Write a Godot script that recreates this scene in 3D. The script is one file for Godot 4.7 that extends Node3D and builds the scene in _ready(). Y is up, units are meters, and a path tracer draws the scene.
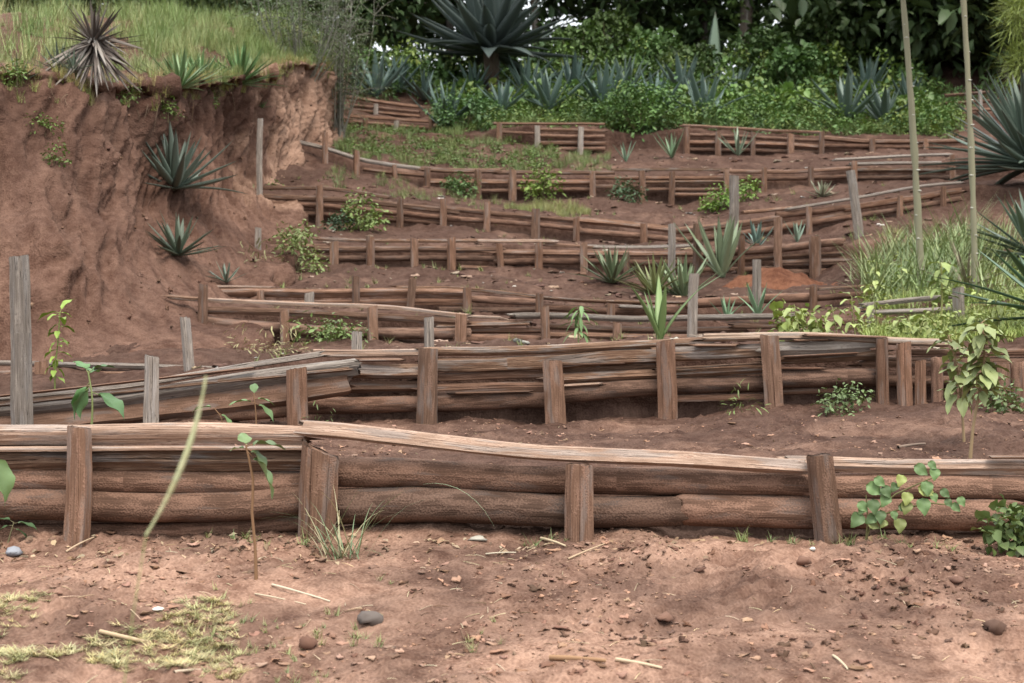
extends Node3D
# A terraced hillside held by log walls, under an overcast sky. y up, metres; the camera looks along -z.

const F := 1400.0
const EYE := Vector3(0, 1.45, 0)

var rng := RandomNumberGenerator.new()
var names := {}
var wood: Array = []
var mat := {}
var leaf_meshes := {}
var rows: Array = []
var n_big := FastNoiseLite.new()
var n_mid := FastNoiseLite.new()
var n_fine := FastNoiseLite.new()
var n_tone := FastNoiseLite.new()
var bank_pts: Array = []
var bank_nu := 0


class Geo:
	var v := PackedVector3Array()
	var uv := PackedVector2Array()
	var c := PackedColorArray()
	var i := PackedInt32Array()

	func quad_grid(base: int, nu: int, nv: int) -> void:
		# nu, nv vertices along i (right) and j (away / up)
		for j in nv - 1:
			for k in nu - 1:
				var a := base + j * nu + k
				var b := a + nu
				i.append_array(PackedInt32Array([a, b, b + 1, a, b + 1, a + 1]))

	func mesh(smooth := true) -> ArrayMesh:
		var arr := []
		arr.resize(Mesh.ARRAY_MAX)
		arr[Mesh.ARRAY_VERTEX] = v
		if uv.size() == v.size():
			arr[Mesh.ARRAY_TEX_UV] = uv
		if c.size() == v.size():
			arr[Mesh.ARRAY_COLOR] = c
		arr[Mesh.ARRAY_INDEX] = i
		var st := SurfaceTool.new()
		st.create_from_arrays(arr)
		if not smooth:
			st.deindex()
			st.set_smooth_group(-1)
		st.generate_normals()
		return st.commit()


# ---------------------------------------------------------------- helpers
func at(px: float, py: float, d: float) -> Vector3:
	return EYE + Vector3((px - 512.0) / F * d, (341.5 - py) / F * d, -d)


func numbered(called: String) -> String:
	var n: int = names.get(called, 0)
	names[called] = n + 1
	return called if n == 0 else "%s_%03d" % [called, n]


func part(called: String, mesh: Mesh, m: Material, parent: Node, where := Transform3D()) -> MeshInstance3D:
	var o := MeshInstance3D.new()
	o.name = called
	o.mesh = mesh
	o.material_override = m
	o.transform = where
	parent.add_child(o, true)
	return o


func thing(called: String, label: String, category: String, where := Vector3.ZERO, group := "") -> Node3D:
	var o := Node3D.new()
	o.name = numbered(called)
	o.position = where
	add_child(o)
	o.set_meta("label", label)
	o.set_meta("category", category)
	if group:
		o.set_meta("group", group)
	return o


func single(called: String, mesh: Mesh, m: Material, label: String, category: String, where := Vector3.ZERO, group := "") -> MeshInstance3D:
	var o := part(numbered(called), mesh, m, self, Transform3D(Basis(), where))
	o.set_meta("label", label)
	o.set_meta("category", category)
	if group:
		o.set_meta("group", group)
	return o


func structure(called: String, mesh: Mesh, m: Material) -> MeshInstance3D:
	var o := part(called, mesh, m, self)
	o.set_meta("kind", "structure")
	o.set_meta("label", called.replace("_", " "))
	return o


func many(called: String, mesh: Mesh, m: Material, spots: Array, tints: Array, parent: Node) -> MultiMeshInstance3D:
	var mm := MultiMesh.new()
	mm.transform_format = MultiMesh.TRANSFORM_3D
	mm.use_colors = true
	mm.mesh = mesh
	mm.instance_count = spots.size()
	for k in spots.size():
		mm.set_instance_transform(k, spots[k])
		mm.set_instance_color(k, tints[k])
	var o := MultiMeshInstance3D.new()
	o.name = called
	o.multimesh = mm
	o.material_override = m
	parent.add_child(o, true)
	return o


func stuff(called: String, mesh: Mesh, m: Material, spots: Array, tints: Array, label: String, category: String) -> void:
	var o := many(numbered(called), mesh, m, spots, tints, self)
	o.set_meta("kind", "stuff")
	o.set_meta("label", label)
	o.set_meta("category", category)


func noise(freq: float, octaves: int, sd: int, kind := FastNoiseLite.TYPE_SIMPLEX_SMOOTH) -> FastNoiseLite:
	var n := FastNoiseLite.new()
	n.seed = sd
	n.noise_type = kind
	n.frequency = freq
	n.fractal_octaves = octaves
	return n


func vary(c: Color, by: float) -> Color:
	var k := 1.0 + rng.randf_range(-by, by)
	return Color(c.r * k * (1.0 + rng.randf_range(-by, by) * 0.35), c.g * k, c.b * k * (1.0 + rng.randf_range(-by, by) * 0.35))


# ---------------------------------------------------------------- textures and materials
func srgb8(c: Color) -> Color:
	return c.linear_to_srgb()


func wood_textures(dark: Color, mid: Color, light: Color, mud: Color, mud_share: float, streak: float, sd: int) -> Array:
	# u runs 3 m along the timber, v once round it
	var w := 2048
	var h := 256
	var fibre := noise(1.0, 4, sd)
	var crack := noise(1.0, 3, sd + 1)
	var blot := noise(1.0, 4, sd + 2)
	var grit := noise(0.16, 4, sd + 3)
	var col := Image.create(w, h, false, Image.FORMAT_RGB8)
	var hei := Image.create(w, h, false, Image.FORMAT_L8)
	for y in h:
		for x in w:
			var u := x * 0.5
			var warp := blot.get_noise_2d(u * 0.004, y * 0.008 + 40.0) * 5.0
			var f := fibre.get_noise_2d(u * 0.006, (y + warp) * 0.23) * 0.5 + 0.5
			var k := crack.get_noise_2d(u * 0.0035 + 90.0, (y + warp) * 0.075)
			var b := blot.get_noise_2d(u * 0.014, y * 0.03) * 0.5 + 0.5
			var gap := clampf(1.0 - absf(k) * 18.0, 0.0, 1.0) * streak * smoothstep(0.42, 0.6, b)
			var g := grit.get_noise_2d(x * 0.8, y) * 0.5 + 0.5
			var c := dark.lerp(mid, clampf(f * 1.3 + 0.12, 0, 1)).lerp(light, clampf((f - 0.5) * 1.7 * streak + (b - 0.5) * 0.8, 0, 1))
			var w2 := clampf((blot.get_noise_2d(u * 0.006 + 500.0, y * 0.016) - 0.08) * 4.0, 0.0, 1.0) * streak
			c = c.lerp(Color(0.29, 0.265, 0.25) * (0.45 + 1.1 * f), w2 * 0.55)
			var m := clampf((b + (g - 0.5) * 0.5 - (1.0 - mud_share)) * 5.0, 0.0, 1.0)
			c = c.lerp(mud * (0.72 + 0.56 * g), m * 0.85)
			c = c.lerp(dark * 0.25, gap * (1.0 - 0.6 * m) * 0.92)
			c = c * (0.84 + 0.32 * g) * (0.7 + 0.6 * b)
			col.set_pixel(x, y, srgb8(c))
			var z := clampf(0.5 + (f - 0.5) * 0.3 * (1.0 - 0.7 * m) - gap * 0.45 * (1.0 - 0.5 * m) + m * 0.14 + (g - 0.5) * (0.1 + 0.16 * m), 0.0, 1.0)
			hei.set_pixel(x, y, Color(z, z, z))
	return [ImageTexture.create_from_image(col), ImageTexture.create_from_image(hei)]


func wood_material(t: Array, relief: float) -> StandardMaterial3D:
	var m := StandardMaterial3D.new()
	m.albedo_texture = t[0]
	m.vertex_color_use_as_albedo = true
	m.roughness = 0.92
	m.metallic_specular = 0.25
	m.heightmap_enabled = true
	m.heightmap_texture = t[1]
	m.heightmap_scale = relief
	return m


func soil_textures(sd: int) -> Array:
	var w := 1024
	var coarse := noise(0.004, 5, sd).get_seamless_image(w, w)
	var mid := noise(0.022, 4, sd + 1).get_seamless_image(w, w)
	var fine := noise(0.12, 3, sd + 2).get_seamless_image(w, w)
	var cell := noise(0.045, 2, sd + 3, FastNoiseLite.TYPE_CELLULAR).get_seamless_image(w, w)
	var a := coarse.get_data()
	var b := mid.get_data()
	var c := fine.get_data()
	var e := cell.get_data()
	var col := PackedByteArray()
	col.resize(w * w * 3)
	var hei := PackedByteArray()
	hei.resize(w * w)
	var dark := Color(0.15, 0.079, 0.054)
	var light := Color(0.41, 0.26, 0.19)
	for k in w * w:
		var x := a[k] / 255.0
		var y := b[k] / 255.0
		var z := c[k] / 255.0
		var q := e[k] / 255.0
		var t := clampf((x - 0.5) * 0.9 + (y - 0.5) * 1.0 + (z - 0.5) * 0.7 + 0.5, 0.0, 1.0)
		var p := dark.lerp(light, t)
		p = p * (0.8 + 0.4 * z)
		p = p.linear_to_srgb()
		col[k * 3] = int(clampf(p.r * 255.0, 0, 255))
		col[k * 3 + 1] = int(clampf(p.g * 255.0, 0, 255))
		col[k * 3 + 2] = int(clampf(p.b * 255.0, 0, 255))
		hei[k] = int(clampf((y * 0.45 + z * 0.3 + (1.0 - q) * 0.35) * 235.0, 0, 255))
	return [ImageTexture.create_from_image(Image.create_from_data(w, w, false, Image.FORMAT_RGB8, col)), ImageTexture.create_from_image(Image.create_from_data(w, w, false, Image.FORMAT_L8, hei))]


func leaf_material(back: float, rough := 0.5) -> StandardMaterial3D:
	var m := StandardMaterial3D.new()
	m.vertex_color_use_as_albedo = true
	m.cull_mode = BaseMaterial3D.CULL_DISABLED
	m.roughness = rough
	m.metallic_specular = 0.4
	if back > 0.0:
		m.backlight_enabled = true
		m.backlight = Color(back, back, back * 0.6)
	return m


func make_materials() -> void:
	var mud := Color(0.22, 0.13, 0.092)
	wood = [
		wood_material(wood_textures(Color(0.08, 0.045, 0.031), Color(0.165, 0.096, 0.067), Color(0.25, 0.15, 0.106), mud, 0.62, 0.35, 11), 0.9),
		wood_material(wood_textures(Color(0.075, 0.043, 0.03), Color(0.235, 0.138, 0.092), Color(0.5, 0.35, 0.25), mud, 0.22, 1.0, 21), 0.8),
		wood_material(wood_textures(Color(0.12, 0.10, 0.085), Color(0.30, 0.255, 0.22), Color(0.46, 0.41, 0.36), mud, 0.1, 1.0, 31), 0.8),
		wood_material(wood_textures(Color(0.10, 0.055, 0.038), Color(0.22, 0.128, 0.086), Color(0.33, 0.21, 0.145), mud, 0.46, 0.6, 41), 0.7),
		wood_material(wood_textures(Color(0.15, 0.092, 0.065), Color(0.36, 0.245, 0.182), Color(0.55, 0.43, 0.355), mud, 0.28, 0.9, 45), 0.7),
	]
	var soil := soil_textures(61)
	for s in [["soil", 0.55, 2.2], ["bank_soil", 0.42, 4.0]]:
		var m := StandardMaterial3D.new()
		m.albedo_texture = soil[0]
		m.vertex_color_use_as_albedo = true
		m.uv1_triplanar = true
		m.uv1_world_triplanar = true
		m.uv1_scale = Vector3(s[1], s[1], s[1])
		m.roughness = 0.95
		m.metallic_specular = 0.2
		m.heightmap_enabled = true
		m.heightmap_texture = soil[1]
		m.heightmap_scale = s[2]
		mat[s[0]] = m
	mat.leaf = leaf_material(0.45)
	mat.blade = leaf_material(0.35, 0.55)
	mat.agave = leaf_material(0.0, 0.42)
	mat.dry = leaf_material(0.15, 0.85)
	var plain := StandardMaterial3D.new()
	plain.vertex_color_use_as_albedo = true
	plain.roughness = 0.9
	plain.metallic_specular = 0.25
	mat.plain = plain
	var bark := wood_textures(Color(0.045, 0.035, 0.028), Color(0.12, 0.095, 0.075), Color(0.22, 0.19, 0.16), Color(0.07, 0.08, 0.045), 0.35, 0.9, 51)
	mat.bark = wood_material(bark, 2.0)


# ---------------------------------------------------------------- terrain
func row(d: float, pts: Array) -> void:
	# pts: px, py pairs where the ground lies at depth d
	var xs := PackedFloat32Array()
	var ys := PackedFloat32Array()
	for k in range(0, pts.size(), 2):
		var p := at(pts[k], pts[k + 1], d)
		xs.append(p.x)
		ys.append(p.y)
	rows.append({"d": d, "xs": xs, "ys": ys})


func row_y(r: Dictionary, x: float) -> float:
	var xs: PackedFloat32Array = r.xs
	var ys: PackedFloat32Array = r.ys
	if x <= xs[0]:
		return ys[0]
	for k in range(1, xs.size()):
		if x < xs[k]:
			var t := (x - xs[k - 1]) / (xs[k] - xs[k - 1])
			return lerpf(ys[k - 1], ys[k], smoothstep(0.0, 1.0, t))
	return ys[ys.size() - 1]


func bumps(x: float, d: float) -> float:
	var far := clampf(d / 12.0, 0.0, 1.0)
	var y := n_big.get_noise_2d(x, d) * (0.04 + 0.03 * far) + n_mid.get_noise_2d(x, d) * (0.018 + 0.012 * far)
	var f := n_fine.get_noise_2d(x, d)
	var rough := smoothstep(-0.15, 0.35, n_tone.get_noise_2d(x * 1.7 + 30.0, d * 1.7))
	return y + f * (0.005 + 0.02 * rough)


func ground_y(x: float, d: float) -> float:
	for k in range(1, rows.size()):
		if d < rows[k].d:
			var t: float = (d - rows[k - 1].d) / (rows[k].d - rows[k - 1].d)
			return lerpf(row_y(rows[k - 1], x), row_y(rows[k], x), clampf(t, 0, 1)) + bumps(x, d)
	return row_y(rows[rows.size() - 1], x)


func on_ground(px: float, d: float) -> Vector3:
	var x := (px - 512.0) / F * d
	return Vector3(x, ground_y(x, d), -d)


func seen(px: float, py: float, from := 3.2, to := 40.0) -> Vector3:
	# where the ground lies behind this point of the photograph
	var d := from
	while d < to:
		var p := at(px, py, d)
		if p.y <= ground_y(p.x, d):
			return Vector3(p.x, ground_y(p.x, d), -d)
		d += 0.02 + d * 0.004
	return on_ground(px, to)


func bank_at(px: float, py: float, upto := 134) -> Vector3:
	var best := 1e9
	var out := Vector3.ZERO
	for k in mini(upto * bank_nu, bank_pts.size()):
		var p: Vector3 = bank_pts[k]
		var q := Vector2(512.0 + p.x / -p.z * F, 341.5 - (p.y - EYE.y) / -p.z * F)
		var s: float = q.distance_squared_to(Vector2(px, py)) + (-p.z) * 0.3
		if s < best:
			best = s
			out = p
	return out


func make_ground() -> void:
	row(-8.0, [0, 341])
	rows[0].ys[0] = -0.7
	row(0.01, [512, 341])
	rows[1].ys[0] = 0.11
	row(3.9, [0, 672, 300, 682, 600, 686, 1024, 676])
	row(5.70, [-60, 533, 150, 530, 325, 524, 460, 521, 578, 524, 828, 528, 940, 526, 1080, 528])
	row(5.78, [-60, 446, 290, 446, 320, 458, 347, 464, 520, 470, 700, 476, 900, 476, 1080, 474])
	row(7.2, [-60, 444, 300, 443, 520, 445, 760, 440, 1080, 436])
	row(8.7, [-60, 424, 290, 420, 430, 422, 560, 424, 668, 416, 773, 403, 900, 400, 1080, 398])
	row(8.78, [-60, 402, 0, 396, 200, 378, 320, 358, 420, 356, 560, 352, 700, 346, 870, 347, 1080, 352])
	row(11.6, [100, 330, 200, 322, 285, 342, 420, 343, 560, 342, 640, 341, 700, 337, 860, 331, 950, 318, 1080, 312])
	row(11.67, [180, 306, 210, 306, 330, 314, 456, 322, 600, 327, 740, 323, 860, 314, 950, 304, 1080, 300])
	row(12.7, [180, 302, 257, 302, 410, 309, 470, 315, 600, 320, 740, 313, 870, 300, 1080, 294])
	row(12.77, [180, 293, 400, 294, 470, 297, 600, 306, 700, 306, 800, 300, 880, 290, 1080, 286])
	row(15.1, [220, 256, 300, 262, 330, 264, 500, 267, 590, 270, 690, 274, 800, 278, 840, 262, 900, 245, 1080, 240])
	row(15.17, [220, 252, 260, 250, 320, 246, 460, 247, 600, 251, 690, 251, 770, 251, 840, 248, 900, 240, 1080, 236])
	row(16.9, [200, 205, 250, 210, 320, 222, 440, 226, 490, 230, 580, 240, 645, 243, 700, 243, 800, 232, 860, 218, 960, 200, 1080, 198])
	row(16.97, [200, 196, 250, 193, 290, 196, 390, 204, 460, 211, 580, 222, 668, 231, 720, 227, 790, 214, 900, 198, 960, 188, 1080, 186])
	row(19.6, [260, 150, 297, 152, 326, 160, 360, 170, 395, 178, 430, 187, 480, 199, 515, 201, 600, 194, 650, 198, 676, 204, 730, 190, 810, 187, 860, 181, 960, 180, 1080, 176])
	row(19.67, [260, 143, 297, 144, 326, 153, 367, 163, 423, 173, 500, 177, 613, 177, 725, 175, 800, 174, 850, 169, 950, 164, 1080, 160])
	row(23.1, [300, 128, 340, 134, 420, 140, 496, 141, 540, 148, 590, 153, 640, 150, 700, 153, 790, 155, 870, 150, 960, 149, 1080, 146])
	row(23.17, [300, 126, 340, 132, 420, 134, 480, 133, 500, 127, 600, 128, 640, 134, 690, 130, 820, 137, 960, 140, 1080, 136])
	row(25.1, [330, 124, 360, 131, 430, 134, 500, 120, 700, 122, 900, 125, 1080, 124])
	row(25.17, [330, 112, 360, 121, 430, 124, 500, 117, 700, 120, 900, 122, 1080, 121])
	row(26.5, [330, 108, 420, 118, 500, 108, 700, 110, 850, 113, 920, 121, 980, 121, 1080, 116])
	row(26.57, [330, 100, 420, 108, 500, 106, 700, 108, 850, 111, 920, 118, 980, 112, 1080, 108])
	row(29.0, [330, 88, 500, 92, 700, 92, 850, 92, 920, 100, 980, 96, 1080, 92])
	row(31.0, [330, 82, 500, 86, 700, 84, 840, 80, 910, 62, 980, 58, 1080, 60])
	row(40.0, [200, 120, 500, 128, 700, 122, 850, 90, 1080, 60])
	row(60.0, [200, 210, 1080, 200])
	row(160.0, [0, 345, 1080, 345])

	var us := PackedFloat32Array()
	for k in 14:
		us.append(-1.6 + (1.6 - 0.335) * (1.0 - pow(1.0 - k / 14.0, 2.0)))
	for k in 331:
		us.append(lerpf(-0.335, 0.335, k / 330.0))
	for k in 14:
		us.append(0.335 + (1.6 - 0.335) * pow((k + 1) / 14.0, 2.0))
	var nu := us.size()
	var g := Geo.new()
	var nv := 0
	var tone := noise(0.35, 4, 5)
	for r in rows.size() - 1:
		var d0: float = rows[r].d
		var d1: float = rows[r + 1].d
		var cell := 0.022 if d0 > 3.5 and d0 < 5.7 else 0.03 + maxf(d0 - 5.0, 0.0) * 0.006
		if d0 < 3.5:
			cell = 0.25
		if d0 >= 29.0:
			cell = 0.6 if d0 < 60.0 else 10.0
		var n := clampi(int((d1 - d0) / cell), 5, 90)
		for j in n + (1 if r == rows.size() - 2 else 0):
			var t := float(j) / n
			var d := lerpf(d0, d1, t)
			var spread := maxf(d, 2.0) + 3.0
			for u in us:
				var x := u * spread
				var y := lerpf(row_y(rows[r], x), row_y(rows[r + 1], x), t) + bumps(x, d)
				g.v.append(Vector3(x, y, -d))
				# trodden dry yard in front, damper dug soil on the terraces, with patches of both
				var dry := 0.78 if d < 5.68 else (0.32 if d < 8.75 else 0.12)
				dry = clampf(dry + tone.get_noise_2d(x * 2.0, d * 2.0) * 0.6 + tone.get_noise_2d(x * 9.0, d * 9.0) * 0.35, 0.0, 1.0)
				g.c.append(Color(0.235, 0.22, 0.23).lerp(Color(0.85, 0.84, 0.84), dry * dry))
			nv += 1
	g.quad_grid(0, nu, nv)
	structure("ground", g.mesh(), mat.soil)


func make_bank() -> void:
	# columns along the bank; each from buried foot over the face and the crest to the plateau
	var cols := [
		[[-520, 420, 7.0], [-500, 330, 7.6], [-480, 200, 8.4], [-460, 120, 9.0], [-440, 40, 9.4], [-420, 20, 12.0], [-300, 10, 22], [-200, 60, 60]],
		[[-150, 410, 9.0], [-150, 340, 9.7], [-140, 230, 10.6], [-130, 140, 11.2], [-120, 66, 11.6], [-115, 56, 13.4], [-100, 42, 23], [-60, 60, 60]],
		[[0, 400, 9.6], [0, 340, 10.2], [0, 235, 11.0], [-5, 150, 11.7], [-5, 80, 12.1], [-5, 64, 13.6], [0, 46, 24], [20, 190, 60]],
		[[60, 385, 9.9], [60, 335, 10.4], [55, 235, 11.2], [48, 150, 12.0], [55, 88, 12.6], [55, 66, 14.0], [60, 46, 25], [70, 190, 60]],
		[[165, 370, 10.0], [138, 328, 10.8], [112, 240, 12.0], [105, 160, 12.8], [112, 100, 13.3], [112, 72, 14.6], [115, 46, 26], [120, 190, 60]],
		[[262, 350, 10.9], [215, 312, 11.7], [166, 232, 13.2], [153, 160, 14.2], [165, 98, 14.6], [165, 74, 15.6], [165, 46, 26.5], [170, 190, 60]],
		[[272, 296, 12.9], [240, 268, 13.6], [206, 204, 15.0], [200, 140, 15.8], [212, 90, 16.1], [215, 74, 16.8], [215, 48, 27], [220, 190, 60]],
		[[300, 240, 15.6], [270, 216, 16.2], [246, 168, 17.0], [247, 125, 17.4], [255, 82, 17.6], [258, 68, 18.4], [260, 50, 28], [265, 190, 60]],
		[[290, 180, 18.2], [285, 160, 18.5], [282, 130, 18.9], [285, 102, 19.2], [292, 70, 19.4], [294, 60, 20.2], [296, 52, 29], [300, 190, 60]],
		[[325, 155, 20.2], [322, 140, 20.4], [322, 120, 20.6], [324, 100, 20.8], [326, 74, 21.0], [328, 66, 22], [334, 58, 29.5], [340, 70, 60]],
		[[338, 142, 22.0], [337, 133, 22.2], [336, 122, 22.5], [336, 112, 22.9], [336, 104, 23.2], [337, 98, 24], [345, 78, 30], [355, 95, 60]],
		[[348, 150, 22.6], [348, 149, 22.8], [348, 148, 23.0], [348, 147, 23.4], [348, 146, 23.8], [348, 144, 25.5], [356, 130, 30], [366, 150, 60]],
	]
	var grid: Array = []
	for c in cols:
		var line: Array = []
		for p in c:
			line.append(at(p[0], p[1], p[2]))
		line.insert(0, line[0] + Vector3(0, -1.0, 0.25))
		grid.append(line)
	var nc := grid.size()
	var nr: int = grid[0].size()
	var per_row := [6, 26, 40, 34, 26, 22, 40, 8]
	var along: Array = []
	for ci in nc - 1:
		var n := clampi(int(grid[ci][3].distance_to(grid[ci + 1][3]) / 0.045), 8, 70)
		if ci == 0:
			n = 10
		for k in n:
			along.append(ci + float(k) / n)
	along.append(nc - 1.001)
	var down: Array = []
	for ri in nr - 1:
		for k in per_row[ri]:
			down.append(ri + float(k) / per_row[ri])
	down.append(nr - 1.001)
	bank_nu = along.size()
	var pts: Array = []
	for t in down:
		var ri := int(t)
		var ft: float = t - ri
		for s in along:
			var ci := int(s)
			var fs: float = s - ci
			var q: Array = []
			for k in 4:
				var line_r := clampi(ri + k - 1, 0, nr - 1)
				var a: Vector3 = grid[ci][line_r]
				var b: Vector3 = grid[ci + 1][line_r]
				var pa: Vector3 = grid[maxi(ci - 1, 0)][line_r]
				var pb: Vector3 = grid[mini(ci + 2, nc - 1)][line_r]
				q.append(a.cubic_interpolate(b, pa, pb, fs))
			var lin: Vector3 = q[1].cubic_interpolate(q[2], q[0], q[3], ft)
			if ri == nr - 2:
				lin = q[1].lerp(q[2], ft)
			pts.append(lin)
	var chunk := noise(0.55, 3, 71)
	var rill := noise(1.0, 4, 72)
	var lump := noise(2.4, 2, 73)
	var crumb := noise(6.0, 2, 74)
	var tone := noise(0.5, 4, 75)
	var runs := PackedFloat32Array([0.0])
	var mid_row := 60 * bank_nu
	for k in range(1, bank_nu):
		runs.append(runs[k - 1] + pts[mid_row + k].distance_to(pts[mid_row + k - 1]))
	var g := Geo.new()
	var nv := down.size()
	for j in nv:
		for k in bank_nu:
			var p: Vector3 = pts[j * bank_nu + k]
			var a: Vector3 = pts[j * bank_nu + mini(k + 1, bank_nu - 1)] - pts[j * bank_nu + maxi(k - 1, 0)]
			var b: Vector3 = pts[mini(j + 1, nv - 1) * bank_nu + k] - pts[maxi(j - 1, 0) * bank_nu + k]
			var n := a.cross(b)
			n = n.normalized() if n.length() > 1e-9 else Vector3.UP
			var steep := clampf(1.0 - absf(n.y), 0.0, 1.0)
			var face := smoothstep(0.08, 0.35, steep)
			var run: float = runs[k] + chunk.get_noise_3dv(p * 1.5) * 0.12
			var r := absf(rill.get_noise_2d(run * 1.1, p.y * 0.22))
			var off := chunk.get_noise_3dv(p) * 0.26 * (0.4 + 0.6 * face) - (0.22 - r) * 0.4 * face * smoothstep(0.0, 0.2, 0.22 - r + 0.1)
			off += lump.get_noise_2d(run, p.y * 0.5) * (0.025 + 0.06 * face)
			off += crumb.get_noise_2d(run, p.y * 0.6) * (0.01 + 0.025 * face)
			var drip := absf(rill.get_noise_2d(run * 3.6 + 50.0, p.y * 0.45))
			off -= smoothstep(0.14, 0.0, drip) * 0.028 * face
			off += crumb.get_noise_3dv(p * 1.4) * 0.022 * face
			p += n * off
			g.v.append(p)
			bank_pts.append(p)
			var dry := clampf(0.32 + tone.get_noise_3dv(p) * 0.7 + tone.get_noise_2d(run * 9.0, p.y * 2.0) * 0.45, 0.0, 1.0)
			# the far end of the cut shows a paler subsoil
			var pale := smoothstep(-3.4, -2.9, p.x + tone.get_noise_3dv(p * 3.0) * 0.8) * smoothstep(-16.2, -17.4, p.z + tone.get_noise_3dv(p * 2.0) * 1.5)
			g.c.append(Color(0.27, 0.245, 0.25).lerp(Color(0.54, 0.51, 0.51), dry).lerp(Color(0.86, 0.88, 0.87), pale * 0.8))
	g.quad_grid(0, bank_nu, nv)
	structure("earth_bank", g.mesh(), mat.bank_soil)


# ---------------------------------------------------------------- timber
func timber(pts: Array, h: float, w: float, kind: int, sides: int, tint: Color, taper := 0.92, ragged := 0.02, slant := 0.0) -> ArrayMesh:
	# a log (kind 0) or a split timber through pts (local), h high and w deep; split timber is angular, cracked and ragged at its ends
	var curve := Curve3D.new()
	for k in pts.size():
		var a: Vector3 = pts[maxi(k - 1, 0)]
		var b: Vector3 = pts[mini(k + 1, pts.size() - 1)]
		curve.add_point(pts[k], (a - b) / 6.0, (b - a) / 6.0)
	var total := curve.get_baked_length()
	var n := clampi(int(total / maxf(0.05, h * 0.5)), 3, 44)
	var sx := rng.randf() * 200.0
	var u0 := rng.randf()
	# the section: x deep, y high, depth of crack
	var section: Array = []
	if kind == 0:
		for k in sides:
			var a := TAU * k / sides
			section.append([cos(a) * 0.5, sin(a) * 0.5, 0.0])
	else:
		var corners: Array = []
		var nc := rng.randi_range(5, 7)
		var a0 := rng.randf_range(0.0, 0.7)
		for k in nc:
			var a := a0 + TAU * (k + rng.randf_range(-0.28, 0.28)) / nc
			var ca := cos(a)
			var sa := sin(a)
			var f := 0.5 * rng.randf_range(0.9, 1.1) / pow(pow(absf(ca), 3.2) + pow(absf(sa), 3.2), 1.0 / 3.2)
			corners.append(Vector2(ca * f, sa * f))
		for k in nc:
			var a: Vector2 = corners[k]
			var b: Vector2 = corners[(k + 1) % nc]
			section.append([a.x * 0.97, a.y * 0.97, 0.0])
			var q := a.lerp(b, rng.randf_range(0.25, 0.45))
			section.append([q.x * rng.randf_range(0.94, 1.04), q.y * rng.randf_range(0.94, 1.04), 0.0])
			if sides >= 10 and rng.randf() < 0.75:
				var t := rng.randf_range(0.55, 0.8)
				for e in [[-0.035, 0.0], [0.0, rng.randf_range(0.16, 0.34)], [0.035, 0.0]]:
					var c := a.lerp(b, t + e[0])
					section.append([c.x, c.y, e[1]])
	var m := section.size()
	var ends := PackedFloat32Array()
	var ends2 := PackedFloat32Array()
	for k in m:
		var long_end := 3.0 if kind != 0 and ragged > 0.015 and rng.randf() < 0.2 else 1.0
		ends.append(absf(rng.randfn()) * ragged * long_end)
		ends2.append(absf(rng.randfn()) * ragged * long_end)
	var around := PackedFloat32Array()
	var sum := 0.0
	for k in m + 1:
		around.append(sum)
		var a: Array = section[k % m]
		var b: Array = section[(k + 1) % m]
		sum += Vector2(a[0] - b[0], a[1] - b[1]).length()
	var rings: Array = []
	var us := PackedFloat32Array()
	var tilt := rng.randf_range(-0.14, 0.14) if kind != 0 else 0.0
	for j in n + 5:
		var s := clampf((j - 2.0) / n, 0.0, 1.0)
		var dist := s * total
		var p := curve.sample_baked(dist, true)
		var t := (curve.sample_baked(minf(dist + 0.02, total), true) - curve.sample_baked(maxf(dist - 0.02, 0.0), true)).normalized()
		var side := Vector3(0, 0, 1)
		if absf(t.z) > 0.8:
			side = Vector3(1, 0, 0)
		var b := t.cross(side).normalized()
		side = b.cross(t).normalized()
		var twist := tilt + n_mid.get_noise_2d(sx + dist * 0.1, 3.0) * 0.2
		if kind != 0 and slant == 0.0 and absf(t.y) < 0.5:
			var b2 := b * cos(twist) + side * sin(twist)
			side = side * cos(twist) - b * sin(twist)
			b = b2
		var shrink := 1.0
		if j == 0 or j == n + 4:
			shrink = 0.0
		elif j == 1 or j == n + 3:
			shrink = 0.93 if kind != 0 else 0.88
		var size := lerpf(1.0, taper, s)
		p += b * n_mid.get_noise_2d(sx + dist * 0.12, 7.0) * h * 0.3
		var ring := PackedVector3Array()
		for k in m:
			var q: Array = section[k]
			var ca: float = q[0] * 2.0
			var sa: float = q[1] * 2.0
			var r := 1.0 + n_mid.get_noise_3d(ca * 0.5 + sx, sa * 0.5, dist * 0.3) * 0.14 + n_fine.get_noise_3d(ca * 0.25 + sx, sa * 0.25, dist * 0.6) * 0.05
			if kind != 0:
				r += n_mid.get_noise_3d(k * 3.3 + sx, 9.0, dist * 0.3) * 0.06
			r -= q[2] * clampf(0.45 + n_mid.get_noise_2d(sx + k * 7.0, dist * 0.35) * 1.4, 0.0, 1.0)
			var o: Vector3 = (side * q[0] * w + b * q[1] * h) * r * size * shrink
			var e := 0.0
			if shrink > 0.0:
				if j < 2:
					e = -ends[k]
				elif j > n + 2:
					e = ends2[k]
			if slant != 0.0 and j <= 2:
				e += slant * q[1] * 2.0 * shrink
			ring.append(p + o + t * e)
		rings.append(ring)
		us.append(u0 + dist / 3.0 + (0.0 if shrink == 1.0 else (1.0 - shrink) * 0.03))
	var g := Geo.new()
	if kind == 0:
		for j in rings.size():
			for k in m + 1:
				g.v.append(rings[j][k % m])
				g.uv.append(Vector2(us[j], around[k] / sum))
				g.c.append(tint)
		g.quad_grid(0, m + 1, rings.size())
		return g.mesh()
	var nn := PackedVector3Array()
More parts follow.
